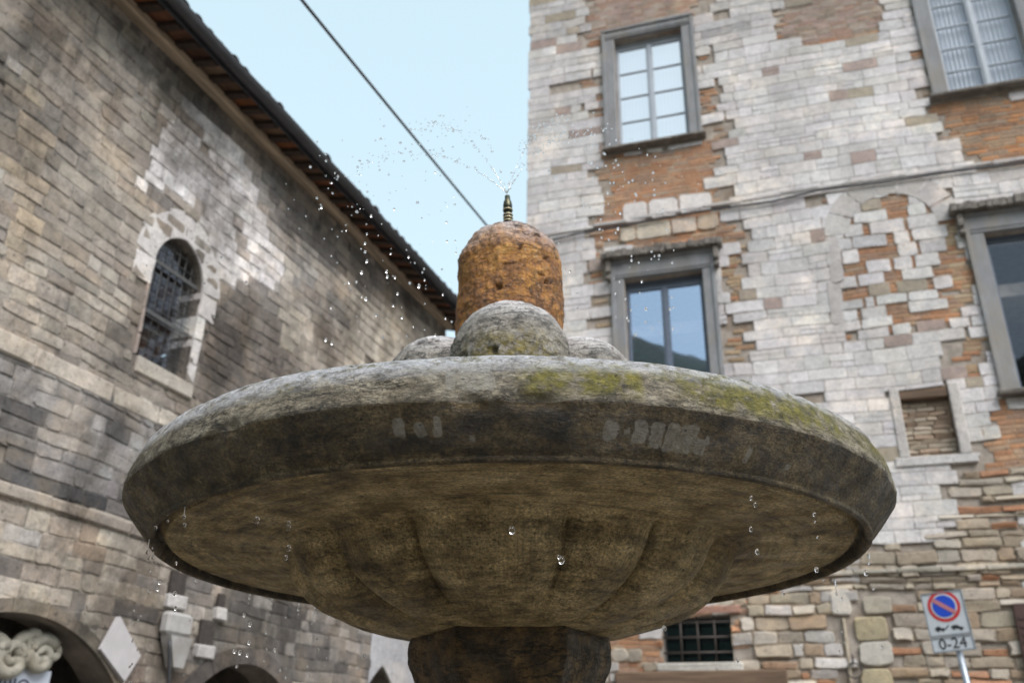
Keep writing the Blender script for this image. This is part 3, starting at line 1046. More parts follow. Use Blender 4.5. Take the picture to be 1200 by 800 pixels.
# iron ring on the wall
u, z = FR.at(1001, 786)
mb = MB()
ring = [FR.O + FR.du * (u + .09 * math.sin(t)) + FR.n * (.085) + np.array([0, 0, z - .09 * math.cos(t)]) for t in np.linspace(0, 2 * math.pi, 21)]
mb.tube(ring, .011, 6)
mb.tube([FR.O + FR.du * u + FR.n * .0 + np.array([0, 0, z + .09]), FR.O + FR.du * u + FR.n * .09 + np.array([0, 0, z + .1])], .016, 6)
mb.tube([FR.O + FR.du * u + FR.n * .08 + np.array([0, 0, z + .09]), FR.O + FR.du * u + FR.n * .08 + np.array([0, 0, z + .2])], .012, 6)
tag(mb.build('wall_ring', M['iron'], None), 'dark iron ring on the palazzo beside the tan jamb stones', 'ring')

# ================================================================== LEFT: old stone building
FL = Facade(R(21.57), 6.0, (200, 420))
church = FL.root('stone_hall')
tag(church, 'dark weathered stone building with lancet window and tiled timber eaves', 'building')
uEnd = FL.at(522, 380)[0]
uBeg = FL.at(0, 400)[0] - 3.0
zP = (FL.at(145, 3)[1] + FL.at(522, 374)[1]) / 2           # top of the wall
print('left', uBeg, uEnd, 'plate z', FL.at(145, 3)[1], FL.at(522, 374)[1])
lan_l, lan_r = FL.at(167, 365)[0], FL.at(228, 380)[0]
lan_b, lan_t = FL.at(186, 432)[1], FL.at(207, 275)[1]
LAN = Arch((lan_l + lan_r) / 2, (lan_r - lan_l) / 2, lan_t - (lan_r - lan_l) * .6, (lan_r - lan_l) * .6, lan_b)
print('lancet', lan_l, lan_r, lan_b, lan_t)
def rarch(apex, side, pointed=False, sy=None):
    ua, za = FL.at(*apex)
    us, zs = FL.at(*side)
    a = abs(us - ua)
    return ua, za, a, zs
ua, za = FL.at(30, 719)
ub, zb = FL.at(128, 800)
a1 = (ub - ua) * 1.0
# circle through apex and (ub,zb)
r1 = ((ub - ua) ** 2 + (za - zb) ** 2) / (2 * (za - zb))
print('arch1', ua, za, ub, zb, r1)
A1 = Arch(ua, r1, za - r1, r1, 0)
if A1.zs < .3: A1 = Arch(ua, r1, .9, za - .9, 0)
ua, za = FL.at(289, 778); ub, zb = FL.at(326, 800)
r2 = ((ub - ua) ** 2 + (za - zb) ** 2) / (2 * (za - zb))
print('arch2', ua, za, ub, zb, r2)
A2 = Arch(ua, min(r2, 1.1), za - min(r2, 1.1), min(r2, 1.1), 0)
ua, za = FL.at(446, 779); ub, zb = FL.at(464, 800)
print('arch3', ua, za, ub, zb)
A3 = Arch(ua, .75, za - 1.3, 1.3, 0)
arches = [LAN, A1, A2, A3]
zWall = zP + .05
mb = MB()
backing(mb, uBeg, uEnd, 0, zWall, [], arches, .3)
lw = mb.build('wall', M['mortar_dark'], church)

S1 = [FL.at(0, 398), FL.at(194, 493)]
S2 = [FL.at(0, 572), FL.at(175, 628)]
zS1 = (S1[0][1] + S1[1][1]) / 2
zS2 = (S2[0][1] + S2[1][1]) / 2
print('strings', S1, S2)

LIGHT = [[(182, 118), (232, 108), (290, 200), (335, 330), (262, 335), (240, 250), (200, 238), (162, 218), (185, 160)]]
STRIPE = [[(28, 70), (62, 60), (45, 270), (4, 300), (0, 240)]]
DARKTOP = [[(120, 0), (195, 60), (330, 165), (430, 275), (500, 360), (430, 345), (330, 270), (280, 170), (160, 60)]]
DARKLOW = [[(228, 360), (300, 330), (330, 420), (300, 480), (225, 470)], [(150, 330), (178, 330), (168, 440), (140, 440)]]
BEIGE = [[(405, 340), (525, 395), (525, 440), (400, 440)], [(315, 300), (345, 310), (350, 420), (325, 420)]]
BLACK = [[(0, 475), (60, 500), (62, 590), (0, 570)], [(45, 560), (150, 590), (180, 625), (100, 622), (40, 590)]]
DARKRUB = [[(225, 690), (440, 690), (440, 800), (240, 800)]]

lb = MB()
rnd = random.Random(9)
keepL = []
lastc = None
for rc in courses(uBeg, uEnd, 0, zWall, (.10, .165), (.14, .42), 31, .006):
    rc[1] = min(rc[1], uEnd); rc[3] = min(rc[3], zWall)
    if rc[1] - rc[0] < .05 or rc[3] - rc[2] < .03: continue
    uc, zc = (rc[0] + rc[1]) / 2, (rc[2] + rc[3]) / 2
    if any(A.inside(uc, zc) for A in arches): continue
    if abs(zc - zS1) < .085 or abs(zc - zS2) < .06: pass
    px, py = FL.px(uc, zc)
    qx, qy = noisy(px, py, 7)
    t = rnd.random()
    rub = False
    if px > 432 and py > 725: continue
    big = float(vnoise(np.array([uc * .8, zc * 1.2, 3.0]), 1, 1))
    if zc > zS1:
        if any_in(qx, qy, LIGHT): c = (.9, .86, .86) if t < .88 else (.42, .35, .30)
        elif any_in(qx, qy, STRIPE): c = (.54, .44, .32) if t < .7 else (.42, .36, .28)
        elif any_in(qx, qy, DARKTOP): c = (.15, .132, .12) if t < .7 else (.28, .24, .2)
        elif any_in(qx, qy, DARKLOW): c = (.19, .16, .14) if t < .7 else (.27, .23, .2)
        elif any_in(qx, qy, BEIGE): c = (.52, .46, .38)
        else:
            c = rnd.choice([(.33, .285, .24), (.37, .325, .275), (.29, .26, .23), (.34, .28, .225), (.41, .365, .31)])
            c = tuple(x * (1 + .4 * big) for x in c)
            if t < .07: c = (.52, .48, .43)
            elif t < .13: c = (.19, .165, .145)
    elif zc > zS2:
        if any_in(qx, qy, BLACK): c = (.055, .053, .055) if t < .7 else (.2, .18, .165)
        else:
            c = rnd.choice([(.29, .27, .26), (.34, .315, .30), (.23, .215, .21), (.38, .35, .33)])
            if t < .06: c = (.45, .43, .42)
            elif t < .22: c = (.09, .085, .085)
    else:
        if any_in(qx, qy, DARKRUB):
            c = rnd.choice([(.11, .098, .09), (.16, .14, .125), (.075, .07, .068), (.24, .215, .19), (.36, .33, .30)])
            rub = True
        else:
            c = rnd.choice([(.44, .38, .31), (.48, .42, .345), (.40, .345, .29), (.52, .46, .385)])
            if t < .07: c = (.48, .45, .43)
            elif t < .16: c = (.13, .115, .11)
            elif t < .26: c = (.26, .19, .15)
    if rnd.random() < .012: continue
    gm = sum(c) / 3
    c = tuple(.94 * (x * .74 + y * .26) + .06 * gm for x, y in zip(c, lastc)) if lastc else c
    lastc = tuple(.5 * x + .5 * y for x, y in zip(c, lastc)) if lastc else c
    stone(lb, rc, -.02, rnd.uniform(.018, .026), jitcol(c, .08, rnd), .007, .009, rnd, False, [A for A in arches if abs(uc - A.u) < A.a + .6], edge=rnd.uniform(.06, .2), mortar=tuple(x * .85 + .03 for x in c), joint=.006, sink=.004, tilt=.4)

# pale arched surround of the lancet: big dressed stones
def voussoirs(mb, A, thick, n, col, d=.05, jag=0.0):
    o = []
    N = n * 4
    for k in range(N + 1):
        t = -math.cos(math.pi * k / N)
        o.append((A.u + A.a * t, A.curve(t)))
    for k in range(n):
        seg = o[k * 4:k * 4 + 5]
        th = thick * (1 + (jag if k % 2 else 0))
        outer = []
        for (u, z) in seg:
            du, dz = u - A.u, z - A.zs + .15 * A.a
            L = math.hypot(du, dz)
            outer.append((u + du / L * th, z + dz / L * th))
        pts = seg + outer[::-1]
        cu, cz = sum(p[0] for p in pts) / 10, sum(p[1] for p in pts) / 10
        pts = [(cu + (u - cu) * .985, cz + (z - cz) * .985) for u, z in pts]
        v = [(u, .02, z) for u, z in pts] + [(u, -d, z) for u, z in pts]
        mb.add(v, [tuple(range(10, 20))] + [(i, (i + 1) % 10, 10 + (i + 1) % 10, 10 + i) for i in range(10)], jitcol(col, .05))


sur = MB()
voussoirs(sur, LAN, .27, 9, (.55, .525, .51), .025, .12)
o = LAN.rect()
z = LAN.zs
k = 0
while z > LAN.z0 + .02:
    hh = .26
    zb = max(z - hh, LAN.z0)
    for s in (-1, 1):
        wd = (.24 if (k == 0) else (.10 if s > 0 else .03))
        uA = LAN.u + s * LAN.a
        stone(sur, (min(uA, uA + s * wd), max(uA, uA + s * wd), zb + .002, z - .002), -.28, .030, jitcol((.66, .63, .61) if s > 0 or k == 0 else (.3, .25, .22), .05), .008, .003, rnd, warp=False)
    z = zb; k += 1
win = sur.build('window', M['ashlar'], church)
mb = MB()
mb.box((LAN.u - LAN.a + .02, -.05, LAN.z0 - .15), (LAN.u + LAN.a + .10, .26, LAN.z0 - .004), (.44, .40, .35), .014, .008)
mb.build('sill', M['ashlar'], win)
mb = MB()
gy = .07
for k in range(1, 7):
    t = -1 + 2 * k / 7
    mb.tube([(LAN.u + LAN.a * t, gy, LAN.z0), (LAN.u + LAN.a * t, gy, LAN.curve(t))], .005, 5)
z = LAN.z0 + .12
while z < LAN.top - .03:
    tt = 1.0
    if z > LAN.zs:
        while tt > 0 and LAN.curve(tt) < z: tt -= .02
    mb.tube([(LAN.u - LAN.a * tt, gy - .012, z), (LAN.u + LAN.a * tt, gy - .012, z)], .005, 5)
    z += .115
for f in (.36, .74):
    z = LAN.z0 + (LAN.top - LAN.z0) * f
    tt = 1.0
    if z > LAN.zs:
        while tt > 0 and LAN.curve(tt) < z: tt -= .02
    mb.box((LAN.u - LAN.a * tt, gy - .03, z - .02), (LAN.u + LAN.a * tt, gy - .015, z + .02), (1, 1, 1))
mb.build('grille', M['iron_grey'], win)
mb = MB()
o = LAN.outline(20)
v = [(LAN.u - LAN.a, .11, LAN.z0)] + [(u, .11, z) for u, z in o] + [(LAN.u + LAN.a, .11, LAN.z0)]
mb.add(v, [tuple(range(len(v)))])
mb.build('pane', M['glass_old'], win)

# light plaster at the far end, round the pointed door
mb = MB()
uA, uB = FL.at(432, 760)[0], uEnd - .004
oz = [(u, z) for u, z in A3.outline(20)]
ptop = FL.at(440, 728)[1] + .25
cells = [(uA, A3.u - A3.a, 0, ptop), (A3.u + A3.a, uB, 0, ptop)]
for (a, b, c, d) in cells:
    if b > a: mb.add([(a, -.03, c), (b, -.03, c), (b, -.03, d), (a, -.03, d)], [(0, 1, 2, 3)], (.40, .40, .42))
for k in range(len(oz) - 1):
    (u_, z_), (v_, w_) = oz[k], oz[k + 1]
    if v_ <= uA: continue
    mb.add([(max(u_, uA), -.03, z_), (v_, -.03, w_), (v_, -.03, ptop), (max(u_, uA), -.03, ptop)], [(0, 1, 2, 3)], (.40, .40, .42))
    mb.add([(u_, -.03, z_), (u_, .01, z_), (v_, .01, w_), (v_, -.03, w_)], [(0, 1, 2, 3)], (.3, .3, .28))
mb.build('plaster', M['ashlar'], lw)
lb.build('stonework', M['oldstone'], lw)

# mouldings
def lledge(zz, hgt, proud, col, ua, ub):
    m = MB()
    u = ua
    while u < ub:
        b = min(u + random.uniform(.5, 1.0), ub)
        m.box((u, -proud, zz - hgt / 2), (b - .006, .02, zz + hgt / 2), jitcol(col, .1), .015, .008)
        u = b
    return m.build('string_course', M['oldstone'], church)


lledge(zS1, .17, .035, (.56, .50, .43), uBeg, uEnd)
lledge(zS2, .10, .05, (.36, .31, .27), uBeg, FL.at(180, 630)[0] + .6)
# voussoir rings of the doorways
mb = MB(); voussoirs(mb, A1, .10, 13, (.2, .17, .135), .05)
mb.build('archway', M['oldstone'], church)
mb = MB(); voussoirs(mb, A2, .16, 9, (.14, .12, .11), .05)
mb.build('archway', M['oldstone'], church)
# sockets left by old scaffolding, their shade put in as dark blocks
for (x, y, w, h) in ((204, 684, .2, .2), (255, 704, .1, .13), (238, 741, .2, .22)):
    u, z = FL.at(x, y)
    mb = MB()
    mb.box((u - w / 2, -.052, z - h / 2), (u + w / 2, .0, z + h / 2), (.03, .03, .03))
    so = mb.build('wall_socket', M['iron'], church)
    m2 = MB()
    m2.box((u - w / 2 - .02, -.08, z - h / 2 - .12), (u + w / 2 + .03, 0, z - h / 2 - .004), (.5, .48, .47), .012, .006)
    m2.build('ledge_stone', M['ashlar'], so)

# body behind the front wall
mb = MB()
mb.box((uBeg, .3, 0), (uBeg + .3, 8, zWall), (.2, .18, .16)); mb.box((uEnd - .3, .3, 0), (uEnd, 8, zWall), (.25, .22, .19))
mb.box((uBeg + .3, 7.7, 0), (uEnd - .3, 8, zWall), (.2, .18, .16))
mb.add([(uEnd, 0, 0), (uEnd, .3, 0), (uEnd, .3, zWall), (uEnd, 0, zWall)], [(0, 1, 2, 3)], (.25, .22, .19))
mb.box((uBeg + .302, .302, 4.2), (uEnd - .302, 7.69, 4.4), (.1, .1, .1))
mb.build('side_wall', M['oldstone'], church)

# ---- roof: wall plate, rafters, terracotta deck, gutter and tiles
OV = .45
uR0, uR1 = uBeg - .4, uEnd + .42
# height of the gutter line found from two points of its edge
zg = []
for q in ((214, 10), (400, 204), (520, 340)):
    u, z = FL.at(*q, d=OV)
    zg.append(z)
print('gutter z', zg, 'zP', zP)
zG = sum(zg) / 3 - .18
slope = .26
mb = MB()
zB = sum(FL.at(*q, d=.13)[1] for q in ((145, 3), (330, 186), (522, 374))) / 3
mb.box((uR0 + .2, -.13, zB), (uR1 - .38, .25, zB + .11), (1, 1, 1), .015, .006)
roof = mb.build('roof', M['plate'], church)
zD0 = zG + .05                      # underside of deck at the outer edge
def zdeck(y): return zD0 + (y + OV) * slope
mb = MB()
RS = .27
n = int((uR1 - uR0) / RS)
for k in range(n + 1):
    a = uR0 + k * RS
    b = min(a + RS, uR1)
    cc = rnd.choice([(.30, .115, .05), (.24, .10, .055), (.21, .12, .075), (.27, .16, .10), (.18, .085, .05), (.25, .17, .115), (.33, .12, .045)])
    cc = jitcol(tuple(x * .8 for x in cc), .25, rnd)
    mb.add([(a, -OV, zdeck(-OV)), (b, -OV, zdeck(-OV)), (b, 4.2, zdeck(4.2)), (a, 4.2, zdeck(4.2)), (a, -OV, zdeck(-OV) + .05), (b, -OV, zdeck(-OV) + .05), (b, 4.2, zdeck(4.2) + .05), (a, 4.2, zdeck(4.2) + .05)],
           [(0, 3, 2, 1), (4, 5, 6, 7), (0, 1, 5, 4)], cc)
mb.add([(uR0, 4.2, zdeck(4.2)), (uR1, 4.2, zdeck(4.2)), (uR1, 8.9, zdeck(-.75) - .1), (uR0, 8.9, zdeck(-.75) - .1)], [(0, 1, 2, 3)], (.2, .1, .06))
mb.build('eave_boards', M['deck'], roof)
# rafters: one mesh each
def rafter_mesh():
    m = MB()
    w, h = .045, .055
    v = []
    for y in (-OV + .04, 1.2):
        z = zdeck(y) - .003
        v += [(-w, y, z - h), (w, y, z - h), (w, y, z), (-w, y, z)]
    m.add(v, [(0, 1, 2, 3), (4, 7, 6, 5), (0, 4, 5, 1), (1, 5, 6, 2), (3, 2, 6, 7), (0, 3, 7, 4)])
    return m
rf = rafter_mesh().build('rafter', M['rafter'], roof)
rf.location.x = uR0 + .06
for k in range(1, n + 1):
    c = rf.copy(); COL.objects.link(c); c.parent = roof
    c.location.x = uR0 + k * RS
mb = MB()
NG = 60
for j in range(NG + 1):
    u = uR0 + (uR1 - uR0) * j / NG
    for k in range(9):
        t = math.pi * k / 8
        mb.v.append((u, -OV - .07 + .075 * math.cos(t), zG + .09 - .085 * math.sin(t) + .006 * math.sin(j * .7)))
for j in range(NG):
    for k in range(8):
        b = j * 9 + k
        mb.face([b, b + 9, b + 10, b + 1], (1, 1, 1), True)
mb.box((uR0, -OV - .008, zG - .02), (uR1, -OV - .002, zG + .12), (1, 1, 1))
mb.build('gutter', M['gutter'], roof)
mb = MB()
TS = .2
for k in range(int((uR1 - uR0) / TS)):
    u = uR0 + .1 + k * TS
    y, j = -OV - .1 + random.uniform(-.03, .03), 0
    for seg in range(11):
        y0, y1 = y + seg * .4, y + seg * .4 + .44
        r0, r1 = .085 + random.uniform(-.008, .008), .07
        b = len(mb.v)
        for (yy, rr) in ((y0, r0), (y1, r1)):
            for q in range(7):
                t = math.pi * q / 6
                mb.v.append((u + rr * math.cos(t), yy, zdeck(yy) + .05 + rr * math.sin(t) * .9 + (.012 if yy == y0 else -.008)))
        for q in range(6):
            mb.face([b + q, b + q + 1, b + 8 + q, b + 7 + q], (1, 1, 1), True)
mb.build('roof_tiles', M['tile'], roof)

# ---- things on the left building
def lw_pt(u, z, d): return FL.O + FL.du * u + FL.n * d + np.array([0, 0, z])


def flat_text(body, size, mat, parent, loc, name):
    cu = bpy.data.curves.new(name, 'FONT')
    cu.body = body; cu.size = size; cu.extrude = .002; cu.align_x = 'CENTER'; cu.align_y = 'CENTER'
    o = bpy.data.objects.new(name, cu)
    dg = bpy.context.evaluated_depsgraph_get()
    COL.objects.link(o)
    bpy.context.view_layer.update()
    me = bpy.data.meshes.new_from_object(o.evaluated_get(bpy.context.evaluated_depsgraph_get()))
    bpy.data.objects.remove(o)
    me.materials.clear(); me.materials.append(mat)
    t = bpy.data.objects.new(name, me)
    COL.objects.link(t)
    t.parent = parent
    t.location = loc
    t.rotation_euler = (R(90), 0, 0)
    return t


# shop sign hung in the first arch
u1, zt = FL.at(61, 786, -.15)
sgn_w, sgn_h = 1.5, .26
sign = empty('shop_sign', tuple(lw_pt(u1 - sgn_w / 2, zt - sgn_h / 2, -.15)), (0, 0, FL.rot))
tag(sign, 'white shop sign board with dark lettering hung in the dark arch', 'sign')
mb = MB(); mb.box((-sgn_w / 2, 0, -sgn_h / 2), (sgn_w / 2, .03, sgn_h / 2), (1, 1, 1), .004)
mb.build('board', M['shop_white'], sign)
flat_text('ARTI DI GUBBIO', .155, M['ink'], sign, (.0, -.004, -.01), 'lettering')
mb = MB()
for s in (-.55, .55):
    mb = MB(); mb.tube([(s, .015, sgn_h / 2), (s, .015, sgn_h / 2 + .5)], .006, 5); mb.build('hanger', M['iron'], sign)

# cream carved scroll ornament above the sign
uo, zo = FL.at(28, 765, -.12)
orn = MB()
def opt(px, py): 
    u, z = FL.at(px, py, -.12)
    return (u - uo, 0.0, z - zo)
pxm = abs(FL.at(38, 765, -.12)[0] - FL.at(28, 765, -.12)[0]) / 10
def scroll(cx, cy, rad, turns=1.3, th=.05, start=0):
    pts, rr = [], []
    for k in range(26):
        f = k / 25
        t = start + f * turns * 2 * math.pi
        r_ = rad * (1 - .75 * f)
        c = opt(cx, cy)
        pts.append((c[0] + r_ * math.cos(t), -.02 * f, c[2] + r_ * math.sin(t)))
        rr.append(th * (1 - .45 * f))
    orn.tube(pts, rr, 8)
scroll(47, 768, .14, 1.4, .055, math.pi * .2)
scroll(12, 768, .15, 1.4, .06, math.pi * .8)
scroll(36, 749, .06, 1.0, .05, 0)
scroll(62, 762, .06, 1.0, .045, math.pi)
scroll(26, 758, .08, 1.0, .05, 1.2)
scroll(-14, 768, .14, 1.3, .06, .5)
for (x, y, r_) in ((30, 768, .085), (22, 774, .075), (40, 774, .08), (2, 764, .08), (35, 748, .055), (52, 776, .07)):
    c = opt(x, y); orn.ball(c, r_, 14, 10, (1, 1, 1), (1, .6, 1))
orn_o = orn.build('carved_ornament', M['cream'])
orn_o.location = tuple(lw_pt(uo, zo, -.12)); orn_o.rotation_euler = (0, 0, FL.rot)
tag(orn_o, 'cream carved scroll ornament above the shop sign in the dark arch', 'ornament')

# white diamond plaque
P4 = [FL.at(138, 722, .07), FL.at(164, 768, .07), FL.at(143, 798, .07), FL.at(117, 760, .07)]
cu, cz = sum(p[0] for p in P4) / 4, sum(p[1] for p in P4) / 4
mb = MB()
v = [(p[0] - cu, 0, p[1] - cz) for p in P4]
v2 = [(a, .03, b) for a, _, b in v]
v = [(v[0][0], -.02, v[0][2]), v[1], (v[2][0], -.02, v[2][2]), v[3]]
mb.add(v + v2, [(0, 2, 1), (0, 3, 2), (4, 5, 6, 7), (0, 1, 5, 4), (1, 2, 6, 5), (2, 3, 7, 6), (3, 0, 4, 7)])
pl = mb.build('diamond_plaque', M['white_plaque'])
pl.location = tuple(lw_pt(cu, cz, .08)); pl.rotation_euler = (0, 0, FL.rot)
tag(pl, 'plain white diamond plaque on the wall beside the dark arch', 'plaque')

# white wall lamp with a curved black cable
ul, zl = FL.at(204, 745, .1)
M['lamp_white'] = plain('dusty_white_lamp', (.34, .33, .32), .7, .15, 9, .2, dirt=(.22, .2, .18))
lamp = empty('wall_lamp', tuple(lw_pt(ul, zl, .06)), (0, 0, FL.rot))
tag(lamp, 'white box wall lamp with curved black cable on the old stone wall', 'lamp')
mb = MB(); mb.box((-.16, -.10, .0), (.17, .02, .2), (1, 1, 1), .03); mb.build('housing', M['lamp_white'], lamp)
mb = MB()
v = [(-.13, -.12, -.005), (.16, -.12, -.005), (.16, .0, -.005), (-.13, .0, -.005), (.0, -.09, -.26), (.13, -.09, -.26), (.13, .0, -.26), (.0, .0, -.26)]
mb.add(v, [(0, 1, 2, 3), (4, 7, 6, 5), (0, 4, 5, 1), (1, 5, 6, 2), (2, 6, 7, 3), (3, 7, 4, 0)])
mb.build('lamp_shade', M['lamp_white'], lamp)
mb = MB(); mb.tube([(-.13 + .12 * math.sin(k / 10 * 1.6) , -.11, -.05 - .075 * k) for k in range(12)], .016, 6); mb.build('cord', M['cable'], lamp)

# ================================================================== overhead cable
mb = MB()
u, z = FR.at(632, 338)
Q = FR.O + FR.du * u + FR.n * .06 + np.array([0, 0, z])
Pn = at_dist(355, 0, 8.5)
mid = at_dist(467, 133, 10.0)
# straight run from the palazzo past the viewer's upper left, sagging a little
d = Pn - Q
pts = [Q + d * t + np.array([0, 0, -.05 * 4 * max(0, t * (1.2 - t)) * .4]) for t in np.linspace(0, 1, 14)]
ext = pts[-1] - pts[-2]; ext /= np.linalg.norm(ext)
pts += [pts[-1] + ext * k * 1.5 for k in range(1, 7)]
mb.tube(pts, .0145, 10)
tag(mb.build('overhead_cable', M['cable']), 'taut dark cable crossing the open sky above the fountain', 'cable')

# ================================================================== no-parking sign
sd = 9.6
def sp_pt(px, py): return at_dist(px, py, sd)
c_top = sp_pt(1104, 691); 
# sign plane faces roughly the camera, turned a little
a0 = sp_pt(1079, 692); a1_ = sp_pt(1129, 688); b0 = sp_pt(1094, 762)
sw = np.linalg.norm(a1_ - a0); shh = np.linalg.norm(b0 - a0) * 1.02
ctr = (sp_pt(1079, 692) + sp_pt(1139, 759)) / 2
hd = (a1_ - a0); yaw = math.atan2(hd[1], hd[0]) - R(6)
print('sign', sw, shh, ctr)
ps = empty('parking_sign', (ctr[0] + .03 + math.sin(R(3.5)) * ctr[2], ctr[1], 0), (0, R(-3.5), yaw))
tag(ps, 'white no parking sign with red and blue disc on a grey pole', 'road sign')
zc_ = ctr[2]
mb = MB(); mb.tube([(.03, .03, 0.0), (.03, .03, zc_ + shh * .4)], .03, 12); mb.build('pole', M['galv'], ps)
def rr_panel(w, h, y0, y1, zc, rad=.02, inset=0):
    m = MB(); pts = []
    for (sx, sz, st) in ((1, 1, 0), (-1, 1, 1), (-1, -1, 2), (1, -1, 3)):
        for k in range(5):
            t = (st + k / 4) * math.pi / 2
            pts.append((sx * (w / 2 - rad) + rad * math.cos(t), sz * (h / 2 - rad) + rad * math.sin(t)))
    n = len(pts)
    m.add([(a, y0, zc + b) for a, b in pts] + [(a, y1, zc + b) for a, b in pts], [tuple(range(n))[::-1], tuple(range(n, 2 * n))] + [(i, (i + 1) % n, n + (i + 1) % n, n + i)[::-1] for i in range(n)])
    return m
hm = shh * .74
zm = zc_ + shh / 2 - hm / 2
zs_ = zc_ - shh / 2 + (shh - hm) / 2
pan = rr_panel(sw, hm - .006, -.012, 0, zm).build('panel', M['sign_white'], ps)
sup = rr_panel(sw, shh - hm - .004, -.012, 0, zs_, .012).build('panel', M['sign_white'], ps)
# edge rims
def rim(w, h, zc, par):
    m = MB()
    e = .012
    m.box((-w / 2, -.018, zc + h / 2 - e), (w / 2, -.0125, zc + h / 2)); m.box((-w / 2, -.018, zc - h / 2), (w / 2, -.0125, zc - h / 2 + e))
    m.box((-w / 2, -.0178, zc - h / 2 + e), (-w / 2 + e, -.0125, zc + h / 2 - e)); m.box((w / 2 - e, -.0178, zc - h / 2 + e), (w / 2, -.0125, zc + h / 2 - e))
    m.build('rim', M['galv'], par)
rim(sw, hm - .006, zm, pan); rim(sw, shh - hm - .004, zs_, sup)
def disc(r, y, zc, mat, par, name, n=48):
    m = MB()
    m.add([(r * math.cos(2 * math.pi * k / n), y, zc + r * math.sin(2 * math.pi * k / n)) for k in range(n)] + [(r * math.cos(2 * math.pi * k / n), -.0125, zc + r * math.sin(2 * math.pi * k / n)) for k in range(n)],
          [tuple(range(n))] + [(i, n + i, n + (i + 1) % n, (i + 1) % n) for i in range(n)])
    return m.build(name, mat, par)
dz = zm + hm * .16
rd = sw * .385
disc(rd, -.0150, dz, M['sign_red'], pan, 'red_ring')
disc(rd * .80, -.0172, dz, M['sign_white'], pan, 'inner_ring')
disc(rd * .70, -.0194, dz, M['sign_blue'], pan, 'blue_disc')
m = MB()
L, t_ = rd * .78, rd * .13
q = [(-L, L * .62)]
ang = R(-38)
ca, sa = math.cos(ang), math.sin(ang)
pts = [(-L, -t_), (L, -t_), (L, t_), (-L, t_)]
pts = [(x * ca - y * sa, x * sa + y * ca) for x, y in pts]
m.add([(x, -.0216, dz + y) for x, y in pts], [(0, 1, 2, 3)])
tred = plain('faded_red_bar', (.45, .18, .2), .4, .05, 8, 0)
m.build('red_bar', tred, pan)
# tow-away pictogram
m = MB()
zq = zm - hm * .34
y = -.0150
def quad(pts): m.add([(a, y, zq + b) for a, b in pts], [tuple(range(len(pts)))])
s_ = sw * .9
quad([(-.36 * s_, -.03 * s_), (-.12 * s_, -.03 * s_), (-.12 * s_, .03 * s_), (-.2 * s_, .03 * s_), (-.25 * s_, .09 * s_), (-.36 * s_, .06 * s_)])
quad([(-.12 * s_, .0), (.0, .1 * s_), (.015 * s_, .08 * s_), (-.09 * s_, -.02 * s_)])
quad([(.05 * s_, .0), (.36 * s_, -.055 * s_), (.37 * s_, .0), (.28 * s_, .03 * s_), (.22 * s_, .075 * s_), (.13 * s_, .08 * s_), (.06 * s_, .05 * s_)])
for (cx, cz_) in ((-.3, -.04), (-.17, -.04), (.12, -.03), (.3, -.06)):
    quad([(cx * s_ + .028 * s_ * math.cos(k * math.pi / 5), cz_ * s_ + .028 * s_ * math.sin(k * math.pi / 5)) for k in range(10)])
m.build('tow_pictogram', M['sign_black'], pan)
flat_text('0-24', (shh - hm) * .95, M['sign_black'], sup, (0.0, -.0140, zs_), 'lettering')
mb = MB(); mb.box((-.035, .0005, zm - .03), (.1, .075, zm + .03), (1, 1, 1)); mb.build('clamp', M['galv'], ps)

# ================================================================== fountain
D = 2.75
rx = ray(598.5, 585)
FX = rx[0] / rx[1] * D
TILT = R(-1.0)
root = empty('fountain', (FX - math.sin(TILT) * (ZC + .6), D, 0), (0, TILT, 0))
tag(root, 'weathered stone fountain with wide round basin and orange domed top', 'fountain')


def dense(profile, step=.006):
    out = []
    for k in range(len(profile) - 1):
        (r0, h0), (r1, h1) = profile[k][:2], profile[k + 1][:2]
        z0, z1 = profile[k][2], profile[k + 1][2]
        L = math.hypot(r1 - r0, h1 - h0)
        n = max(1, int(L / step))
        for j in range(n):
            f = j / n
            out.append((r0 + (r1 - r0) * f, h0 + (h1 - h0) * f, z0 + (z1 - z0) * f))
    out.append(profile[-1])
    return np.array(out)


def lathe_mesh(name, R_, H_, extra, mat, parent, attrs):
    """R_, H_ arrays [theta, profile]; theta measured from the near side"""
    T, Pn_ = R_.shape
    th = np.linspace(-np.pi, np.pi, T, endpoint=False)[:, None]
    X = R_ * np.sin(th); Y = -R_ * np.cos(th)
    V = np.stack([X, Y, H_ + ZC], -1)
    idx = np.arange(T * Pn_).reshape(T, Pn_)
    nx = np.roll(idx, -1, axis=0)
    F_ = np.stack([idx[:, :-1], idx[:, 1:], nx[:, 1:], nx[:, :-1]], -1).reshape(-1, 4)
    me = bpy.data.meshes.new(name)
    me.vertices.add(T * Pn_)
    me.vertices.foreach_set('co', V.reshape(-1, 3).astype(np.float32).ravel())
    me.loops.add(F_.size); me.loops.foreach_set('vertex_index', F_.ravel().astype(np.int32))
    me.polygons.add(len(F_)); me.polygons.foreach_set('loop_start', np.arange(0, F_.size, 4, dtype=np.int32))
    me.polygons.foreach_set('loop_total', np.full(len(F_), 4, np.int32))
    me.polygons.foreach_set('use_smooth', np.ones(len(F_), bool))
    me.update(); me.validate()
    for nm, arr in attrs.items():
        if arr.ndim == 3:
            a = me.color_attributes.new(nm, 'FLOAT_COLOR', 'POINT')
            c = np.ones((T * Pn_, 4), np.float32); c[:, :3] = arr.reshape(-1, 3)
            a.data.foreach_set('color', c.ravel())
        else:
            a = me.attributes.new(nm, 'FLOAT', 'POINT')
            a.data.foreach_set('value', arr.astype(np.float32).ravel())
    me.materials.append(mat)
    o = bpy.data.objects.new(name, me); COL.objects.link(o); o.parent = parent
    return o


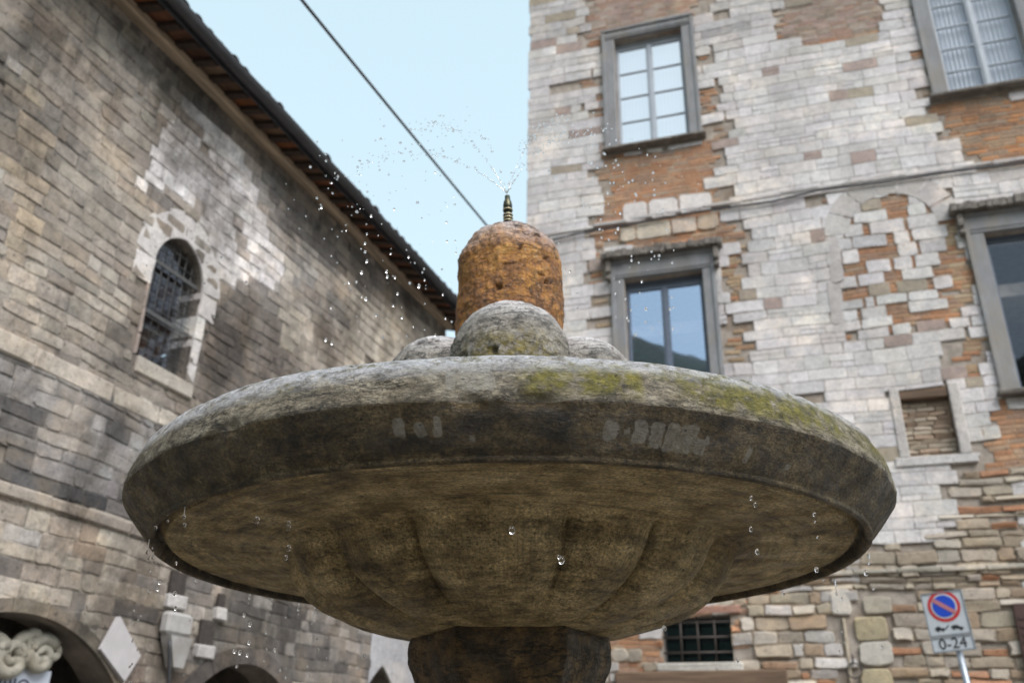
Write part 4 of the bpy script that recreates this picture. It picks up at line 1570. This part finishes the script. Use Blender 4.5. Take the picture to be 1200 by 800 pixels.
# profile: r, height above the eye, zone (0 lip, .5 bevel, 1 underside)
prof = dense([(.02, .60, 0), (.4, .605, 0), (.8, .64, 0), (.93, .70, 0), (.985, .755, 0), (1.0, .768, 0), (1.02, .774, 0), (1.042, .772, 0), (1.06, .763, 0), (1.074, .745, 0),
              (1.088, .715, 0), (1.096, .685, 0), (1.0995, .662, 0), (1.0985, .655, .05), (1.095, .650, .5), (1.083, .634, .5), (1.065, .612, .5), (1.048, .592, .5), (1.034, .577, .5), (1.022, .566, .5),
              (1.0225, .561, .55), (1.021, .556, .6), (1.016, .553, .6), (1.010, .553, .6), (1.005, .557, .6), (1.002, .566, .62), (.998, .584, .65), (.990, .588, .75), (.983, .578, .9), (.975, .568, 1),
              (.95, .566, 1), (.88, .566, 1), (.80, .566, 1), (.72, .564, 1), (.67, .560, 1), (.645, .552, 1), (.63, .538, 1), (.618, .515, 1), (.60, .487, 1), (.57, .456, 1), (.525, .425, 1), (.46, .395, 1), (.39, .371, 1), (.33, .355, 1), (.29, .346, 1), (.27, .343, 1), (.2, .343, 1)], .0065)
T = 1400
th = np.linspace(-np.pi, np.pi, T, endpoint=False)[:, None]
Rm = np.repeat(prof[None, :, 0], T, 0)
Hm = np.repeat(prof[None, :, 1], T, 0)
Zm = np.repeat(prof[None, :, 2], T, 0)
deg = np.degrees(th)
gro = [-178, -151, -125, -99, -74, -47, -23, 13, 35, 60, 86, 111, 135, 159]
gro_ext = gro + [gro[0] + 360]
bul = np.zeros((T, 1))
dd = (deg + 178) % 360 - 178
for k in range(len(gro)):
    g0, g1 = gro_ext[k], gro_ext[k + 1]
    m_ = (dd >= g0) & (dd < g1)
    t = (dd - g0) / (g1 - g0)
    b = np.sqrt(np.clip(1 - (2 * t - 1) ** 2, 0, 1))
    bul = np.where(m_, b, bul)
nb = len(prof)
inb = (prof[:, 0] < .70) & (prof[:, 1] < .566) & (prof[:, 0] > .28) & (np.arange(nb) > nb * .5)
s = np.clip((.70 - prof[:, 0]) / .08, 0, 1) * np.clip((prof[:, 0] - .28) / .22, 0, 1) * inb
Rm = Rm + (bul - .6) * .060 * s[None, :]
Hm = Hm - (bul - .6) * .022 * s[None, :]
P3 = np.stack([Rm * np.sin(th), -Rm * np.cos(th), Hm], -1)
big = fbm(P3, 2.2, 3, 1)
mid_ = fbm(P3 * np.array([1, 1, 1.6]), 11, 4, 5)
fin = fbm(P3 * np.array([1, 1, 2.4]), 48, 3, 9)
lipm = (Zm < .3)
amp = np.where(lipm, 1.0, np.where(Zm < .7, .5, .4))
disp = big * .006 + amp * (mid_ * .0045 + fin * .0022)
# chips along the lower edge of the rim
edge = np.exp(-((Hm - .655) / .012) ** 2) * (Rm > 1.07)
chip = np.clip(fbm(P3, 9, 3, 20) - .22, 0, 1)
disp = disp - edge * chip * .05
Rm = Rm + disp
Hm = Hm + amp * mid_ * .002 + big * .003


def th_of(px, r=1.09, h=.7):
    best, bt = 1e9, 0
    for t in np.linspace(-1.4, 1.4, 1401):
        P = np.array([FX + r * math.sin(t), D - r * math.cos(t), ZC + h])
        x, y = project(P)
        if abs(x - px) < best: best, bt = abs(x - px), t
    return bt


THW = th + .010 * fbm(P3, 30, 3, 50); HW = Hm + .007 * fbm(P3, 30, 3, 51)
moss = np.zeros_like(Rm); white = np.zeros_like(Rm); dark = np.zeros_like(Rm)
def blob(arr, px, wpx, h0, h1, r0, val=1.0, r=1.09, h=.7, soft=.25, lip=True):
    t0, t1 = th_of(px - wpx / 2, r, h), th_of(px + wpx / 2, r, h)
    c, w = (t0 + t1) / 2, (t1 - t0) / 2
    gt = np.clip((1 - np.abs((THW - c) / w)) / soft, 0, 1)
    hc, hw = (h0 + h1) / 2, (h1 - h0) / 2
    gh = np.clip((1 - np.abs((HW - hc) / hw)) / soft, 0, 1)
    reg = (Rm > r0)
    np.maximum(arr, gt * gh * reg * val, out=arr)
for (px, w, h0, h1, v) in ((500, 60, .72, .79, .45), (560, 60, .72, .79, .5), (640, 70, .655, .75, .7), (700, 90, .66, .76, .8), (735, 50, .655, .77, .6), (800, 80, .70, .79, .7), (860, 150, .655, .80, 1.0), (910, 130, .655, .79, 1.0), (835, 60, .70, .79, 1.0), (960, 80, .66, .76, .6), (1010, 60, .66, .74, .4), (430, 80, .73, .79, .25), (340, 40, .7, .76, .25)):
    blob(moss, px, w, h0, h1, 1.0, v, soft=.6)
for px, w, h0, h1, v in ((528, 14, .665, .725, .8), (547, 22, .668, .74, .95), (566, 20, .665, .735, .95), (575, 10, .665, .72, .8)):
    blob(white, px, w * 1.2, h0, h1, 1.04, v, soft=.45)
for px, w, h0, h1, v in ((468, 20, .592, .632, .9), (494, 14, .592, .622, .85), (511, 14, .59, .632, .9), (716, 20, .588, .628, .85), (734, 10, .6, .62, .6), (750, 20, .585, .632, .9), (768, 20, .582, .632, .9), (787, 18, .58, .632, .9), (806, 26, .576, .634, .95), (824, 16, .58, .612, .85), (832, 9, .6, .622, .6), (880, 10, .58, .612, .6), (930, 8, .58, .6, .6), (555, 8, .58, .6, .5)):
    blob(white, px, w, h0, h1, 1.02, v, h=.6, r=1.06, soft=.45)
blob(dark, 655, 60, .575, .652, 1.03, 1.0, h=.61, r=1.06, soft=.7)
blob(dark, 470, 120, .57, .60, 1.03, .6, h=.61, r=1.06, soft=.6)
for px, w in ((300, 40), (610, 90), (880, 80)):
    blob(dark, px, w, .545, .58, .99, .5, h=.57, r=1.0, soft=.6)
# dark oval of damp on the bowl and darker flutes
tc = (th_of(615, .6, .5) + th_of(645, .6, .5)) / 2
damp = np.exp(-((th - tc) / .17) ** 2 - ((Hm - .512) / .016) ** 2) * (Rm < .75) * (Zm > .9)
dark = np.maximum(dark, damp * .6)
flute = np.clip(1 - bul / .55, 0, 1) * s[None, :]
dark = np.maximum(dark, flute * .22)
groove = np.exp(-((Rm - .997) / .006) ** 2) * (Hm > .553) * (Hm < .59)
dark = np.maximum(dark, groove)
noise_d = np.clip(fbm(P3, 6, 4, 40) - .25, 0, 1) * 2.2 * (Zm > .3)
dark = np.maximum(dark, np.clip(noise_d, 0, .8))
mask = np.stack([moss, white, Zm], -1)
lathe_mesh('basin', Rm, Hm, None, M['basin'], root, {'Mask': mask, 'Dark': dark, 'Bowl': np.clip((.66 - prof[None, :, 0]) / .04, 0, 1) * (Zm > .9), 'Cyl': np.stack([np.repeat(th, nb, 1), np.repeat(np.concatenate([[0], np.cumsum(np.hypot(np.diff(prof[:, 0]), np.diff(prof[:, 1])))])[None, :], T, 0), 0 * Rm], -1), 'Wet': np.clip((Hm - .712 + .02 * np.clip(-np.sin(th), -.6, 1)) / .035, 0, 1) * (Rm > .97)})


def dome_of_revolution(name, prof_, cx, cy, mat, T_=260, seed=0, amp_=(.006, .004, .002), pits=.0, tops=None, mossh=None, moss_dir=None, pitdepth=.02):
    pr = dense([(a, b, 0) for a, b in prof_], .004)
    th_ = np.linspace(-np.pi, np.pi, T_, endpoint=False)[:, None]
    Rr = np.repeat(pr[None, :, 0], T_, 0); Hh = np.repeat(pr[None, :, 1], T_, 0)
    Q3 = np.stack([Rr * np.sin(th_) + cx, -Rr * np.cos(th_) + cy, Hh], -1)
    d_ = fbm(Q3, 5, 3, seed) * amp_[0] + fbm(Q3, 18, 4, seed + 3) * amp_[1] + fbm(Q3, 60, 3, seed + 6) * amp_[2]
    pm = np.zeros_like(Rr)
    if pits:
        pm = np.clip((fbm(Q3 * np.array([1, 1, 2.2]), 19, 5, seed + 9) - pits) * 5, 0, 1)
        d_ = d_ - pm * pitdepth
    taper = np.clip(Rr / .05, 0, 1)
    Rr = np.maximum(Rr + d_ * taper, 0.0)
    Hh = Hh + d_ * (1 - taper) * .6 + d_ * .3
    mm = np.zeros_like(Rr)
    if mossh:
        mm = np.clip((mossh - Hh) / .08, 0, 1)
        if moss_dir is not None: mm = mm * np.clip(np.cos(th_ - moss_dir) * 1.6 - .5, 0, 1)
    if name == 'drum':          # rough courses of crust, worn vertical runs
        d2 = fbm(np.stack([th_ * 2.2 + 0 * Hh, 0 * Rr, Hh * 26], -1), 1, 4, 77) * .006 + fbm(np.stack([th_ * 9 + 0 * Hh, 0 * Rr, Hh * 5], -1), 1, 3, 78) * .003
        Rr = np.maximum(Rr + d2 * taper, 0)
    tp = np.zeros_like(Rr)
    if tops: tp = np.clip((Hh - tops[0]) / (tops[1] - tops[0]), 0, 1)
    o = lathe_mesh(name, Rr, Hh, None, mat, root, {'Mask': np.stack([mm, tp, np.clip(pm * 1.1 - .2, 0, 1) * .85], -1)})
    o.location = (cx, cy, 0)
    return o


rd_ = .177
drum = [(.177, .9), (.178, 1.2), (.178, 1.45), (.177, 1.56)]
for k in range(1, 19):
    a = k / 18 * math.pi / 2
    drum.append((rd_ * math.cos(a) ** .76 if k < 18 else .0008, 1.56 + .155 * math.sin(a)))
dome_of_revolution('drum', drum, 0, 0, M['drum'], 560, 3, (.006, .0075, .0042), .37, (1.56, 1.68), pitdepth=.014)
for k, (ang_, rr_) in enumerate(((0, .245), (90, .232), (180, .24), (-90, .232))):
    a = R(ang_)
    cx_, cy_ = rr_ * math.sin(a), -rr_ * math.cos(a)
    pr = [(.17, .80), (.178, .95), (.182, 1.10)]
    for j in range(1, 15):
        t = j / 14 * math.pi / 2
        pr.append((.182 * math.cos(t) ** .9 if j < 14 else .0008, 1.10 + .192 * math.sin(t)))
    dome_of_revolution('lobe', pr, cx_, cy_, M['lobe'], 380, 20 + k * 7, (.006, .006, .0034), .30, (1.17, 1.27), 1.165 if k == 0 else None, 0.0 if k == 0 else None, .010)
mb = MB()
prs = [(.2, .60), (.22, .7), (.30, .82), (.30, .92), (.0, .95)]
dome_of_revolution('stem', prs[:-1] + [(.001, .93)], 0, 0, M['lobe'], 120, 60)

# nozzle
mb = MB()
nz = 1.717 + ZC
segs = [(.0, .016), (.006, .016), (.010, .0085), (.022, .0085), (.024, .016), (.032, .019), (.036, .019), (.038, .0115), (.042, .0115), (.044, .019), (.050, .019), (.052, .0115), (.056, .0115), (.058, .019), (.074, .0185), (.082, .016), (.086, .0115), (.096, .0105), (.097, .004)]
mb.tube([(-.004 - h_ * .05, 0, nz + h_ * 1.75 - .014) for h_, r_ in segs], [r_ * .88 for h_, r_ in segs], 16)
noz = mb.build('nozzle', M['brass'], root)
band = plain('worn_pale_brass', (.42, .37, .25), .4, .2, 40, 0, metal=.6)
for h_ in (.033, .0405, .0475, .060):
    mb = MB(); mb.tube([(-.004 - h_ * .05, 0, nz + h_ * 1.75 - .014), (-.004 - h_ * .05, 0, nz + h_ * 1.75 - .0095)], .0178, 16)
    mb.build('ring', band, noz)

# pedestal: six-sided block, shaft and steps
def hexring(r_, h_, n=6, rot=0.0):
    return [(r_ * math.cos(2 * math.pi * k / n + rot), r_ * math.sin(2 * math.pi * k / n + rot), h_ + ZC) for k in range(n)]
def hexstack(levels, per=14, rows=10, seed=0):
    V, n = [], 6
    L = []
    for k in range(len(levels) - 1):
        (r0, h0), (r1, h1) = levels[k], levels[k + 1]
        m_ = max(2, int(math.hypot(r1 - r0, h1 - h0) / .012))
        for j in range(m_): L.append((r0 + (r1 - r0) * j / m_, h0 + (h1 - h0) * j / m_))
    L.append(levels[-1])
    for (r_, h_) in L:
        for k in range(6):
            a, b = 2 * math.pi * k / 6, 2 * math.pi * (k + 1) / 6
            for j in range(per):
                f = j / per
                V.append((r_ * (math.cos(a) * (1 - f) + math.cos(b) * f), r_ * (math.sin(a) * (1 - f) + math.sin(b) * f), h_))
    V = np.array(V)
    dn = fbm(V, 6, 3, seed) * .007 + fbm(V, 25, 4, seed + 2) * .005 + fbm(V, 70, 3, seed + 4) * .002
    rad = np.maximum(np.hypot(V[:, 0], V[:, 1]), 1e-4)
    V[:, 0] *= 1 + dn / rad; V[:, 1] *= 1 + dn / rad
    V[:, 2] += ZC + dn * .4
    m = MB(); N = 6 * per
    m.v = [tuple(p) for p in V]
    for i in range(len(L) - 1):
        for k in range(N):
            m.face([i * N + k, (i + 1) * N + k, (i + 1) * N + (k + 1) % N, i * N + (k + 1) % N][::-1], (0, 0, 0), True)
    return m
m = hexstack([(.27, .36), (.288, .345), (.292, .33), (.292, .275), (.288, .262), (.235, .15), (.21, .1), (.2, -.2), (.21, -.9), (.28, -1.0), (.32, -1.02), (.34, -1.2), (.34, -1.32)], seed=70)
pd = m.build('pedestal', M['pedestal'], root)
pd.data.color_attributes.new('Mask', 'FLOAT_COLOR', 'POINT')
a = pd.data.color_attributes['Mask']
a.data.foreach_set('color', np.tile(np.array([0, 0, 0, 1], np.float32), len(pd.data.vertices)))
mb = MB()
for (r_, z0, z1) in ((1.0, 0.0, .18), (1.5, 0.0, .0)):
    if z1 <= 0: continue
    b = len(mb.v)
    n = 8
    ring0 = [(r_ * math.cos(2 * math.pi * k / n + .39), r_ * math.sin(2 * math.pi * k / n + .39), z0) for k in range(n)]
    ring1 = [(x * .97, y * .97, z1) for x, y, _ in ring0]
    mb.add(ring0 + ring1, [tuple(range(n, 2 * n))] + [(i, (i + 1) % n, n + (i + 1) % n, n + i) for i in range(n)], (.3, .28, .25))
mb.build('plinth', M['ashlar'], root)

# water standing in the basin
mb = MB()
n = 72
mb.add([(FX, D, ZC + .715)] + [(FX + .945 * math.cos(2 * math.pi * k / n), D + .945 * math.sin(2 * math.pi * k / n), ZC + .715) for k in range(n)], [(0, 1 + k, 1 + (k + 1) % n) for k in range(n)])
wat = NT('still_basin_water'); wat.base((.03, .045, .035)); wat.rough(.05); wat.bump(wat.noise(14, 3), .2, .02)
tag(mb.build('water', wat.m), kind='structure')

# ================================================================== water in the air
def drop_mesh(m, c, r_, el=1.0):
    m.ball(c, r_, 8, 6, (1, 1, 1), (1, 1, el))
spray = MB()
rg = random.Random(3)
tip = np.array([FX + math.sin(TILT) * 1.2 - .012, D, ZC + 1.882])
jets = [(-1.1, .0, 2.42, 80), (-1.75, -.1, 1.75, 60), (-.6, .1, 2.5, 44), (-1.3, .2, 2.75, 30), (.62, -.05, 2.45, 80), (1.0, .0, 2.3, 60), (.35, -.3, 2.0, 40), (1.35, -.2, 2.2, 40), (.9, .3, 2.8, 30)]
for (vx, vy, vz, n) in jets:
    for k in range(n):
        t = (rg.random() ** 1.15) * .58
        s_ = .015 + .14 * t
        v = np.array([vx * (1 + rg.gauss(0, s_ * 1.3)), vy + rg.gauss(0, .04 + .3 * t), vz * (1 + rg.gauss(0, s_ * .7))])
        p = tip + v * t + np.array([0, 0, -4.9 * t * t])
        if p[2] < ZC + 1.0: continue
        drop_mesh(spray, p, (.0014 + .0026 * rg.random() ** 2) * (1 + .8 * t), 1.0)
    if n < 60: continue
    for k in range(46):
        t = .04 + .30 * rg.random()
        v = np.array([vx * (1 + rg.gauss(0, .03)), vy + rg.gauss(0, .05), vz * (1 + rg.gauss(0, .02))])
        drop_mesh(spray, tip + v * t + np.array([0, 0, -4.9 * t * t]), .0013 + .0016 * rg.random(), 1.2)
    v = np.array([vx, vy, vz])                      # the unbroken thread at the foot of each jet
    P = [tip + v * t + np.array([rg.gauss(0, .0006), 0, -4.9 * t * t]) for t in np.linspace(0, .055, 12)]
    spray.tube(P, [.0011 + .0005 * rg.random() for _ in P], 6)
tag(spray.build('water_spray', M['water']), 'fine spray of water rising and scattering from the nozzle', 'water', kind='stuff')

falling = MB()
big_drops = [(435, 253, 4), (430, 274, 3), (428, 285, 4), (428, 295, 4.5), (430, 306, 4.5), (424, 319, 4.5), (409, 331, 3.5), (418, 330, 3.5), (429, 350, 4.5), (441, 369, 4), (453, 318, 4), (454, 324, 4.5), (463, 325, 3), (466, 344, 4.5), (461, 358, 3), (491, 335, 6), (495, 319, 3.5), (486, 308, 3), (497, 315, 3.5), (519, 345, 3), (382, 398, 4.5), (389, 402, 4),
             (757, 362, 5), (740, 305, 4), (752, 330, 3.5), (724, 268, 4.5), (733, 350, 3), (727, 250, 3.5), (712, 226, 3.5), (735, 372, 3), (740, 300, 3), (745, 392, 4), (726, 330, 3), (767, 300, 3), (765, 385, 3)]
for (x, y, s_) in big_drops:
    dist = rg.uniform(2.6, 3.2)
    drop_mesh(falling, at_dist(x, y, dist), s_ * .37 / F * dist, rg.uniform(1.1, 1.7))
for k in range(150):
    x = rg.choice([rg.uniform(370, 535), rg.uniform(640, 800)])
    y = rg.uniform(150, 400)
    if x < 480 and y < 180: continue
    dist = rg.uniform(2.5, 3.4)
    drop_mesh(falling, at_dist(x, y, dist), (.5 + 1.0 * rg.random() ** 2) / F * dist, rg.uniform(1, 1.5))
# drips leaving the bead of the basin
def ring_pt(tdeg, r_=1.012, h=.548):
    t = R(tdeg)
    return np.array([FX + r_ * math.sin(t), D - r_ * math.cos(t), ZC + h])
for tdeg in (-79, -70, -61, -54, -48, 30, 42, 75, 96, -102, -118, -124, -128, -131, -135, -139, -146):
    p = ring_pt(tdeg)
    L = rg.uniform(.0, .05) if abs(tdeg) > 45 else rg.uniform(0, .018)
    if L > .02:
        falling.tube([p, p + np.array([0, 0, -L])], [.0022, .0009], 6)
    drop_mesh(falling, p + np.array([0, 0, -L - .004]), .0042, 1.4)
    z = -L - .02
    lim = -.6 if abs(tdeg) > 90 or tdeg < -60 else -.25
    while z > lim:
        if rg.random() < .75: drop_mesh(falling, p + np.array([rg.gauss(0, .006), rg.gauss(0, .006), z]), rg.uniform(.0018, .0048), rg.uniform(1.1, 1.8))
        z -= rg.uniform(.012, .09) * (1 - z)
for (x, y, s_) in ((301, 609, 8), (338, 613, 6), (338, 618, 7), (338, 642, 7), (335, 653, 6), (600, 621, 9), (658, 656, 9), (655, 652, 5), (957, 667, 6), (1015, 671, 6), (918, 695, 4), (185, 690, 4), (187, 682, 4), (275, 762, 5), (281, 764, 5), (290, 767, 4), (292, 752, 5), (293, 731, 5), (322, 761, 4), (373, 760, 4), (372, 748, 3), (427, 768, 4), (424, 770, 3), (779, 736, 5), (864, 773, 5), (778, 735, 5), (286, 720, 4)):
    dist = 1.75 if 560 < x < 700 else 2.1
    drop_mesh(falling, at_dist(x, y, dist), s_ * .42 / F * dist, 1.3)
tag(falling.build('falling_drops', M['water']), 'water drops falling round the basin and dripping off its edge', 'water', kind='stuff')

# ================================================================== ground, hill, sky, light
mb = MB(); mb.add([(-600, -600, 0), (600, -600, 0), (600, 600, 0), (-600, 600, 0)], [(0, 1, 2, 3)])
tag(mb.build('ground', M['ground']), kind='structure')
# wooded hill rising behind the viewer (the town lies at its foot): mirrored in the window panes
mb = MB()
NA, NR = 80, 10
for i in range(NA + 1):
    a = R(110 + 190 * i / NA)
    for j in range(NR + 1):
        f = j / NR
        rr = 90 + 85 * f
        prof_h = 86 * (1 - (1 - f) ** 1.6) * (1 + .10 * math.sin(i * .35) + .06 * math.sin(i * .9 + 1)) + rg.uniform(-.8, .8) * f
        prof_h *= min(1, i / 12, (NA - i) / 12)
        mb.v.append((rr * math.sin(a), rr * math.cos(a), prof_h - .5))
for i in range(NA):
    for j in range(NR):
        b = i * (NR + 1) + j
        mb.face([b, b + 1, b + NR + 2, b + NR + 1], (1, 1, 1), True)
tag(mb.build('hill', M['hill']), kind='structure')

world = bpy.data.worlds.new('World')
scene.world = world
world.use_nodes = True
nt = world.node_tree
bg = nt.nodes['Background']
sky = nt.nodes.new('ShaderNodeTexSky')
sky.sky_type = 'NISHITA'
sky.sun_disc = False
SUN_EL, SUN_AZ = 50, 148       # azimuth clockwise from +Y: behind the viewer, to the left
sky.sun_elevation = R(SUN_EL)
sky.sun_rotation = R(SUN_AZ)
sky.air_density = 1.0; sky.dust_density = 4.0; sky.ozone_density = 1.0
hs = nt.nodes.new('ShaderNodeHueSaturation')
hs.inputs['Saturation'].default_value = .55
hs.inputs['Hue'].default_value = .485
nt.links.new(sky.outputs[0], hs.inputs['Color'])
ov = nt.nodes.new('ShaderNodeMix')          # thin even cloud over the clear sky
ov.data_type = 'RGBA'
ov.inputs[0].default_value = .6
ov.inputs[7].default_value = (2.3, 3.1, 3.4, 1)
nt.links.new(hs.outputs[0], ov.inputs[6])
nt.links.new(ov.outputs[2], bg.inputs['Color'])
bg.inputs['Strength'].default_value = .15

sun = bpy.data.lights.new('sun', 'SUN')
sun.energy = 1.5
sun.angle = R(40)
sun.color = (1.0, .97, .96)
so = bpy.data.objects.new('sun', sun); COL.objects.link(so)
from mathutils import Vector, Matrix
sd_ = Vector((math.sin(R(SUN_AZ)) * math.cos(R(SUN_EL)), math.cos(R(SUN_AZ)) * math.cos(R(SUN_EL)), math.sin(R(SUN_EL))))
so.rotation_euler = sd_.to_track_quat('Z', 'Y').to_euler()
so.location = (0, 0, 40)

cam = bpy.data.cameras.new('camera')
co = bpy.data.objects.new('camera', cam); COL.objects.link(co)
cam.sensor_width = 36; cam.lens = 36 * F / 1200
cam.clip_end = 2000; cam.clip_start = .05
cam.dof.use_dof = True
cam.dof.focus_distance = 2.0
cam.dof.aperture_fstop = 3.5
cam.dof.aperture_blades = 7
mw = np.eye(4)
mw[:3, 0] = W[:, 0]; mw[:3, 1] = W[:, 1]; mw[:3, 2] = -W[:, 2]; mw[:3, 3] = CAM
co.matrix_world = Matrix(mw.tolist())
scene.camera = co

scene.view_settings.view_transform = 'Standard'
scene.view_settings.look = 'None'
scene.view_settings.exposure = 1.15
scene.view_settings.gamma = 1
scene.render.engine = 'CYCLES'
scene.cycles.use_denoising = True
scene.cycles.max_bounces = 8
